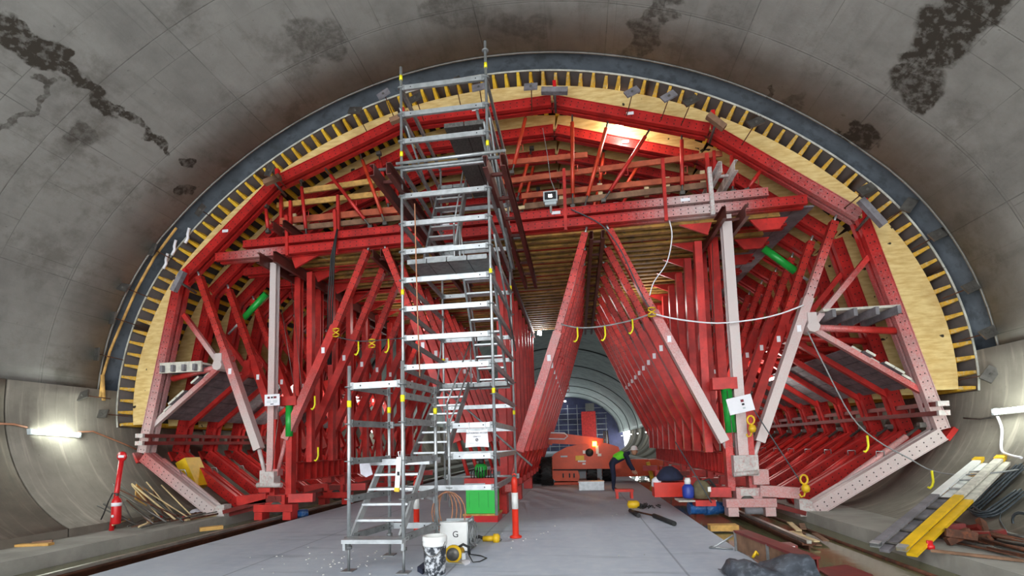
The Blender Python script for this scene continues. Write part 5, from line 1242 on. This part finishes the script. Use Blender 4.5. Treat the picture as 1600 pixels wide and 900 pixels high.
for p, l in (((-5.565, 10.620, 4.341), 'yellow webbing knot on the first left strut'), ((-4.708, 10.700, 4.047), 'yellow webbing knot on the third left strut'), ((1.692, 10.600, 4.360), 'yellow webbing knot on the right portal strut')):
    p = V(p); one(MB().tube([p+V((.09*math.sin(2*a), -.03, .1*math.sin(a))) for a in [2*math.pi*i/12 for i in range(12)]], .018, 5, True), 'webbing_knot', 'yellow', l, 'strap')
def chain(p, label):
    p = V(p); t = thing('chain_hook', p+V((0, 0, -.3)), label, 'hook')
    MB().tube([p+V((.07*math.cos(a), -.02, .1+.09*math.sin(a))) for a in [2*math.pi*i/10 for i in range(10)]], .02, 6, True).build('ring', 'yellow', t)
    MB().lathe(p+V((.02, -.02, -.08)), [(.01, -.08), (.06, -.06), (.08, 0), (.06, .07), (.01, .09)], 10).build('block', 'yellow', t)
    MB().tube([p+V((.0, -.02, -.15)), p+V((-.02, -.02, -.22)), p+V((-.08, -.02, -.24)), p+V((-.1, -.02, -.18))], .018, 6).build('hook', 'yellow', t)
chain((3.525, 10.500, 1.853), 'yellow chain hoist block beside the white sheet on the right column'); chain((4.386, 10.350, 0.644), 'yellow chain hook hanging before the right raking beams')
# white notices on the columns
def notice(c, w_, h_, rz, label, lines):
    c = V(c); t = thing('notice', c+V((0, 0, -h_/2)), label, 'sign'); cs, sn = math.cos(rz), math.sin(rz)
    e = V((cs, 0, sn)); u = V((-sn, 0, cs))
    MB().slab([c-e*w_/2-u*h_/2, c+e*w_/2-u*h_/2, c+e*w_/2+u*h_/2, c-e*w_/2+u*h_/2], (0, 1, 0), .012).build('board', 'paper', t)
    for (x, z, ww, hh, mt) in lines:
        p = c+e*(x*w_)+u*(z*h_)+V((0, -.006, 0)); MB().slab([p-e*ww*w_/2-u*hh*h_/2, p+e*ww*w_/2-u*hh*h_/2, p+e*ww*w_/2+u*hh*h_/2, p-e*ww*w_/2+u*hh*h_/2], (0, 1, 0), .005).build('printed_mark', mt, t)
notice((-7.111, 10.500, 2.792), .38, .27, .02, 'white printed notice fixed on the left front column', [(-.22, .22, .16, .18, 'inkred'), (0, .22, .12, .16, 'ink'), (.2, .22, .2, .18, 'inkred'), (-.2, -.08, .3, .05, 'grey'), (-.2, -.2, .3, .05, 'grey'), (.2, -.08, .3, .05, 'grey'), (.2, -.2, .3, .05, 'grey'), (0, -.36, .2, .06, 'ink')])
notice((3.338, 10.450, 2.278), .5, .34, .2, 'tilted white sheet fixed on the right front column', [(.1, .2, .12, .16, 'inkred'), (.1, -.02, .1, .12, 'ink'), (.1, -.25, .1, .1, 'grey')])
# floodlight on the deck edge
c = V((-0.401, 10.600, 7.178)); t = thing('floodlight', c+V((0, 0, -.25)), 'grey LED floodlight standing on the front beam', 'light')
MB().box(c, (.32, .1, .24)).build('housing', 'grey', t); MB().box(c+V((0, -.055, .01)), (.26, .012, .17)).build('lens', 'ink', t); MB().box(c+V((0, -.066, .0)), (.08, .01, .06)).build('led_chip', 'led', t)
MB().box(c+V((0, 0, -.16)), (.26, .08, .07)).build('driver', 'grey', t); MB().bar(c+V((0, .02, -.19)), c+V((0, .08, -.34)), .05, .05).build('stalk', 'steel', t)
one(MB().tube([(-0.535, 10.900, 9.066), (-0.447, 10.800, 8.352), (-0.390, 10.700, 7.661), (-0.282, 10.650, 7.315)], .008, 5), 'lamp_lead', 'cable', 'thin lead running up from the floodlight', 'cable')
# stop-end anchor plates round the form
APX = [(598,142,.5), (553,168,-.1), (418,262,1.2), (648,148,.4), (710,122,.4), (748,131,.1), (830,130,-.05), (990,138,.4), (1048,145,.45), (1083,152,.4), (1185,186,.3), (310,325,.9), (235,387,1.2), (188,447,-.3), (172,495,1.4), (147,552,1.5), (125,617,.3), (155,646,0), (1360,292,.4), (1427,317,.9), (1473,363,.4), (1527,445,.4), (1555,517,.4), (1555,583,.9)]
PTS = [(-4.101, 9.900, 9.714), (-4.794, 9.900, 9.398), (-6.919, 9.900, 8.176), (-3.344, 9.900, 9.521), (-2.419, 9.900, 9.798), (-1.869, 9.900, 9.586), (-0.713, 10.050, 9.563), (1.480, 10.000, 9.112), (2.227, 9.950, 8.873), (2.658, 9.900, 8.679), (3.898, 9.900, 8.046), (-8.585, 9.800, 7.305), (-9.930, 9.923, 6.508), (-10.548, 9.786, 5.569), (-10.865, 9.859, 4.867), (-11.122, 9.749, 3.983), (-11.205, 9.548, 2.991), (-11.205, 10.016, 2.590), (5.791, 9.800, 6.353), (6.764, 10.191, 6.138), (7.168, 10.102, 5.453), (7.593, 10.019, 4.349), (7.770, 9.980, 3.444), (7.769, 10.087, 2.664)]
ORD = ['first', 'second', 'third', 'fourth', 'fifth', 'sixth', 'seventh', 'eighth', 'ninth', 'tenth', 'eleventh', 'twelfth', 'thirteenth', 'fourteenth', 'fifteenth', 'sixteenth', 'seventeenth']
KEY = sorted(range(len(PTS)), key=lambda i: math.atan2(PTS[i][0]-XC, PTS[i][2]-1))
NLEFT = sum(1 for q_ in PTS if q_[0] < XC)
for i_, ((px, py, an), p) in enumerate(zip(APX, PTS)):
    k_ = KEY.index(i_); lbl_ = ('grey rod-held plate on the arch rim, %s up from the left foot' % ORD[k_]) if k_ < NLEFT else ('grey rod-held plate on the arch rim, %s up from the right foot' % ORD[len(PTS)-1-k_])
    p = V(p); s = math.atan2(p.x-XC, p.z-1); nr = V((math.sin(s), 0, math.cos(s))); nr_in = -nr
    p = p+nr_in*.10
    t = thing('anchor_plate', p, lbl_, 'plate', 'anchor plates round the arch form')
    e = V((math.cos(an), 0, math.sin(an))); u = V((-math.sin(an), .35, math.cos(an))).normalized()
    MB().slab([p-e*.15-u*.1, p+e*.15-u*.1, p+e*.15+u*.1, p-e*.15+u*.1], e.cross(u), .035).build('plate', 'steel' if px not in (598, 990, 1048, 830, 748) else 'plank', t)
    MB().rod(p+nr*.12, p+nr_in*.22+V((0, .45, 0)), .012, 6).build('tie_rod', 'rust', t); MB().rod(p-V((0, .05, 0)), p+V((0, .02, 0)), .03, 6).build('nut', 'steel', t)
# timber edge batten at the left rim, rags of foam
pts = [(-9.434, 10.083, 7.044), (-10.024, 10.115, 6.388), (-10.512, 10.148, 5.636), (-10.865, 10.153, 4.867), (-11.095, 10.077, 4.107), (-11.209, 10.023, 3.448), (-11.205, 9.997, 2.991)]
one(MB().tube([V(p)+V((.03, 0, -.02)) for p in pts], .035, 4), 'edge_batten', 'wood', 'bent timber batten along the left rim of the old lining', 'batten')
for p, l in (((-9.498, 10.289, 6.978), 'white torn foam strip on the left rim, upper'), ((-9.795, 10.227, 6.671), 'white torn foam scrap on the left rim, middle'), ((-10.044, 10.262, 6.361), 'white torn foam scrap on the left rim, lower')):
    p = V(p)+V((.15, .05, -.1)); one(MB().tube([p+V((.06, 0, .25)), p+V((0, .02, .1)), p+V((.03, 0, 0)), p+V((-.05, .01, -.12))], .035, 5), 'foam_scrap', 'paper', l, 'foam')
one(MB().rod(V((-11.197, 10.059, 3.150))+V((.05, 0, -.25)), V((-11.213, 10.012, 3.414))+V((.05, 0, .1)), .05, 4), 'timber_stub', 'wood', 'upright timber stub on the left wall below the rim batten', 'timber')

# near right: steel channel with timber board, tarp, small tray, blocks
a, b = V((2.175, 7.350, 0.149)), V((2.460, 5.900, 0.018)); 
b0 = V((2.215, 7.511, 0.000)); b1 = V((2.516, 5.501, 0.000)); d = (b1-b0).normalized(); sd = V((-d.y, d.x, 0))
b0 = V((2.189, 7.428, 0.000)); b1 = V((2.411, 5.792, 0.000)); d = (b1-b0).normalized(); sd = V((1, 0, 0))
t = thing('steel_channel', (b0+b1)/2, 'brown timber faced steel channel lying along the right deck edge', 'beam')
MB().bar(b0+V((.0, 0, .13)), b1+V((0, 0, .13)), .24, .03, (1, 0, 0)).build('timber_face', 'woodbrown', t)
MB().bar(b0+V((.12, 0, .13)), b1+V((.12, 0, .13)), .26, .02, (1, 0, 0)).build('channel_web', 'reddark', t); MB().bar(b0+V((.06, 0, .27)), b1+V((.06, 0, .27)), .03, .2, (1, 0, 0)).build('top_flange', 'reddark', t)
for u in (.02, .55): MB().bar(b0.lerp(b1, u)+V((-.03, 0, .0)), b0.lerp(b1, u)+V((-.03, 0, .27)), .03, .02).build('strap', 'galvd', t)
MB().tube([b0+V((-.03, .05, .2)), b0+V((-.25, .15, .03)), b0+V((-.35, .12, .015)), b0+V((-.05, .02, .015))], .014, 6).build('wire_stand', 'galv', t)
# tarp
t_ = V((2.345, 6.290, 0.000)); rr = random.Random(8); mb = MB(); nx, ny = 14, 9; ids = []
for j in range(ny+1):
    row = []
    for i in range(nx+1):
        u, v_ = i/nx, j/ny
        x = 1.62+u*.86; y = 5.55+v_*.75-.15*u; h = .05+.14*abs(math.sin(u*4.5+v_*2))*math.sin(math.pi*min(1, max(0, v_)))+.12*u*math.sin(math.pi*v_)+rr.uniform(0, .03)
        if i in (0, nx) or j in (0, ny): h *= .25
        row.append(mb.vert((x+rr.uniform(-.02, .02), y, max(.012, h))))
    ids.append(row)
for j in range(ny):
    for i in range(nx): mb.face([ids[j][i], ids[j][i+1], ids[j+1][i+1], ids[j+1][i]], None, True)
o = one(mb, 'tarpaulin', 'tarp', 'crumpled dark grey tarpaulin at the near right deck edge', 'tarpaulin')
sm_ = o.modifiers.new('t', 'SOLIDIFY'); sm_.thickness = .008; sm_.offset = 1
one(MB().tube([V((2.03, 6.3, .16)), V((2.05, 6.29, .2)), V((2.06, 6.28, .23)), V((2.09, 6.3, .19))], .018, 6), 'glove', 'yellow', 'small yellow glove beside the tarpaulin', 'glove')
p = V((2.820, 7.442, -0.020)); t = thing('tray', p+V((0, 0, -.1)), 'small red tray with white label standing in the water by the right rail', 'tray')
MB().box(p+V((0, .1, -.01)), (.36, .24, .2)).build('tray_body', 'reddark', t); MB().box(p+V((.0, -.025, .01)), (.28, .01, .14)).build('label_plate', 'paper', t)
for i in range(6): MB().box(p+V((-.1+.04*i, -.032, .0+.02*(i % 2))), (.02, .006, .04)).build('printed_mark', 'grey', t)
for i, (px, dy, dz, mt) in enumerate(((1120, 0, .0, 'wood'), (1133, .02, -.14, 'wood'), (1105, .15, -.12, 'woodbrown'))):
    c = V((2.62+.06*i, 9.65+.25*(i == 2), -.09+dz+.03)); one(MB().box(c, (.5 if i == 0 else .3, .22, .11)), 'timber_block', mt, ('pale timber block on top of the packing by the right wheel foot', 'lower timber block of the packing by the right wheel foot', 'brown timber block behind the packing by the right wheel foot')[i], 'block')
rr = random.Random(4)
for i in range(6):
    a = V((3.7+rr.uniform(-.1, .25), 8.7+rr.uniform(-.5, .9), ZW+.02+.02*i)); one(MB().bar(a, a+V((rr.uniform(-.12, .3), rr.uniform(.5, .9), 0)), .09, .02, (0, 0, 1)), 'timber_offcut', 'woodpale' if i % 2 else 'woodbrown', ('pale' if i % 2 else 'brown')+' thin timber offcut in the water beyond the right rail', 'timber', 'offcuts by the right rail')
one(MB().slab([V((3.0, 6.9, ZW+.012)), V((3.45, 7.1, ZW+.012)), V((3.5, 6.6, ZW+.012)), V((3.3, 6.3, ZW+.012)), V((2.95, 6.4, ZW+.012))], (0, 0, 1), .02), 'steel_plate', 'reddark', 'red brown steel plate lying in the water at near right', 'plate')  # red slab takes the place of a reflection on the water
one(MB().rod(V((3.3, 10.5, .12)), V((3.62, 10.46, .12)), .07, 10), 'white_roll', 'plank', 'pale roll lying between the right bogie feet', 'roll')
# things on the right bogie arms
p = V((2.262, 10.750, 0.525)); t = thing('bottle', p+V((0, 0, -.15)), 'blue bottle with white cap on the right bogie arm', 'bottle')
MB().lathe(p, [(.01, -.16), (.11, -.16), (.12, -.1), (.12, .06), (.07, .13), (.01, .13)], 14).build('bottle_body', 'bluebottle', t); MB().lathe(p, [(.06, .12), (.07, .2), (.05, .26), (.01, .26)], 10).build('cap', 'white', t)
p = V((2.546, 10.800, 0.529)); t = thing('canvas_bag', p+V((0, 0, -.18)), 'olive canvas bag beside the blue bottle', 'bag')
MB().lathe(p, [(.02, -.18), (.16, -.18), (.18, -.05), (.17, .1), (.1, .19), (.02, .2)], 12).build('bag_body', 'olive', t); MB().tube([p+V((.02, -.05, .17)), p+V((.15, -.06, .22)), p+V((.26, -.05, .08)), p+V((.28, -.05, -.15))], .025, 6).build('strap', 'black', t); MB().box(p+V((.12, -.16, .02)), (.06, .03, .1)).build('patch', 'white', t)
MB().box(V((2.404, 10.800, 0.317))+V((0, .0, -.0)), (.75, .45, .03)).build('shelf_board', 'plankw', G)
MB().box((2.115, 11.900, 0.445), (.8, .4, .33)).build('tool_chest', 'bollard', G)
p = V((2.104, 11.900, 0.773)); one(MB().lathe(p, [(.3, -.12), (.32, -.05), (.2, .12), (.08, .2), (.01, .21)], 11), 'dark_jacket', 'navy', 'dark jacket heaped on the red chest by the right rail', 'clothing')
p = V((1.802, 11.900, 0.614)); one(MB().lathe(p, [(.05, -.12), (.13, -.1), (.12, .05), (.04, .12), (.01, .12)], 7), 'plastic_bag', 'paper', 'pale plastic bag beside the dark jacket', 'bag')
MB().box((2.558, 10.700, 0.274), (.4, .3, .12)).build('arm_block', 'redplain', G)

# scaffolding and light wall at the far end
t = thing('far_scaffold', (-1.7, 91.5, 0), 'scaffold grid across the far end of the tunnel', 'scaffold')
for i in range(9):
    x = -8.7+i*1.75; MB().rod((x, 91.2, 0), (x, 91.2, 6.5 if abs(x+1.7) > 5 else 8.6), .07, 6).build('standard', 'galvd', t)
for j in range(8): MB().rod((-8.9, 91.2, .9+j*1.0), (5.5, 91.2, .9+j*1.0), .06, 6).build('ledger', 'galvd', t)
MB().box((2.1, 90.6, 4.4), (2.6, .6, 5.6)).build('red_panel', 'redplain', t); MB().box((2.4, 90.2, 8.0), (1.6, .4, 1.4)).build('fan', 'steel', t)
MB().lathe((-2.1, 90.8, 9.3), [(.02, -.15), (.2, -.1), (.2, .1), (.02, .15)], 10).build('lamp', 'led', t); point((-2.1, 90.2, 8.6), 70, (.75, .8, 1), .3)
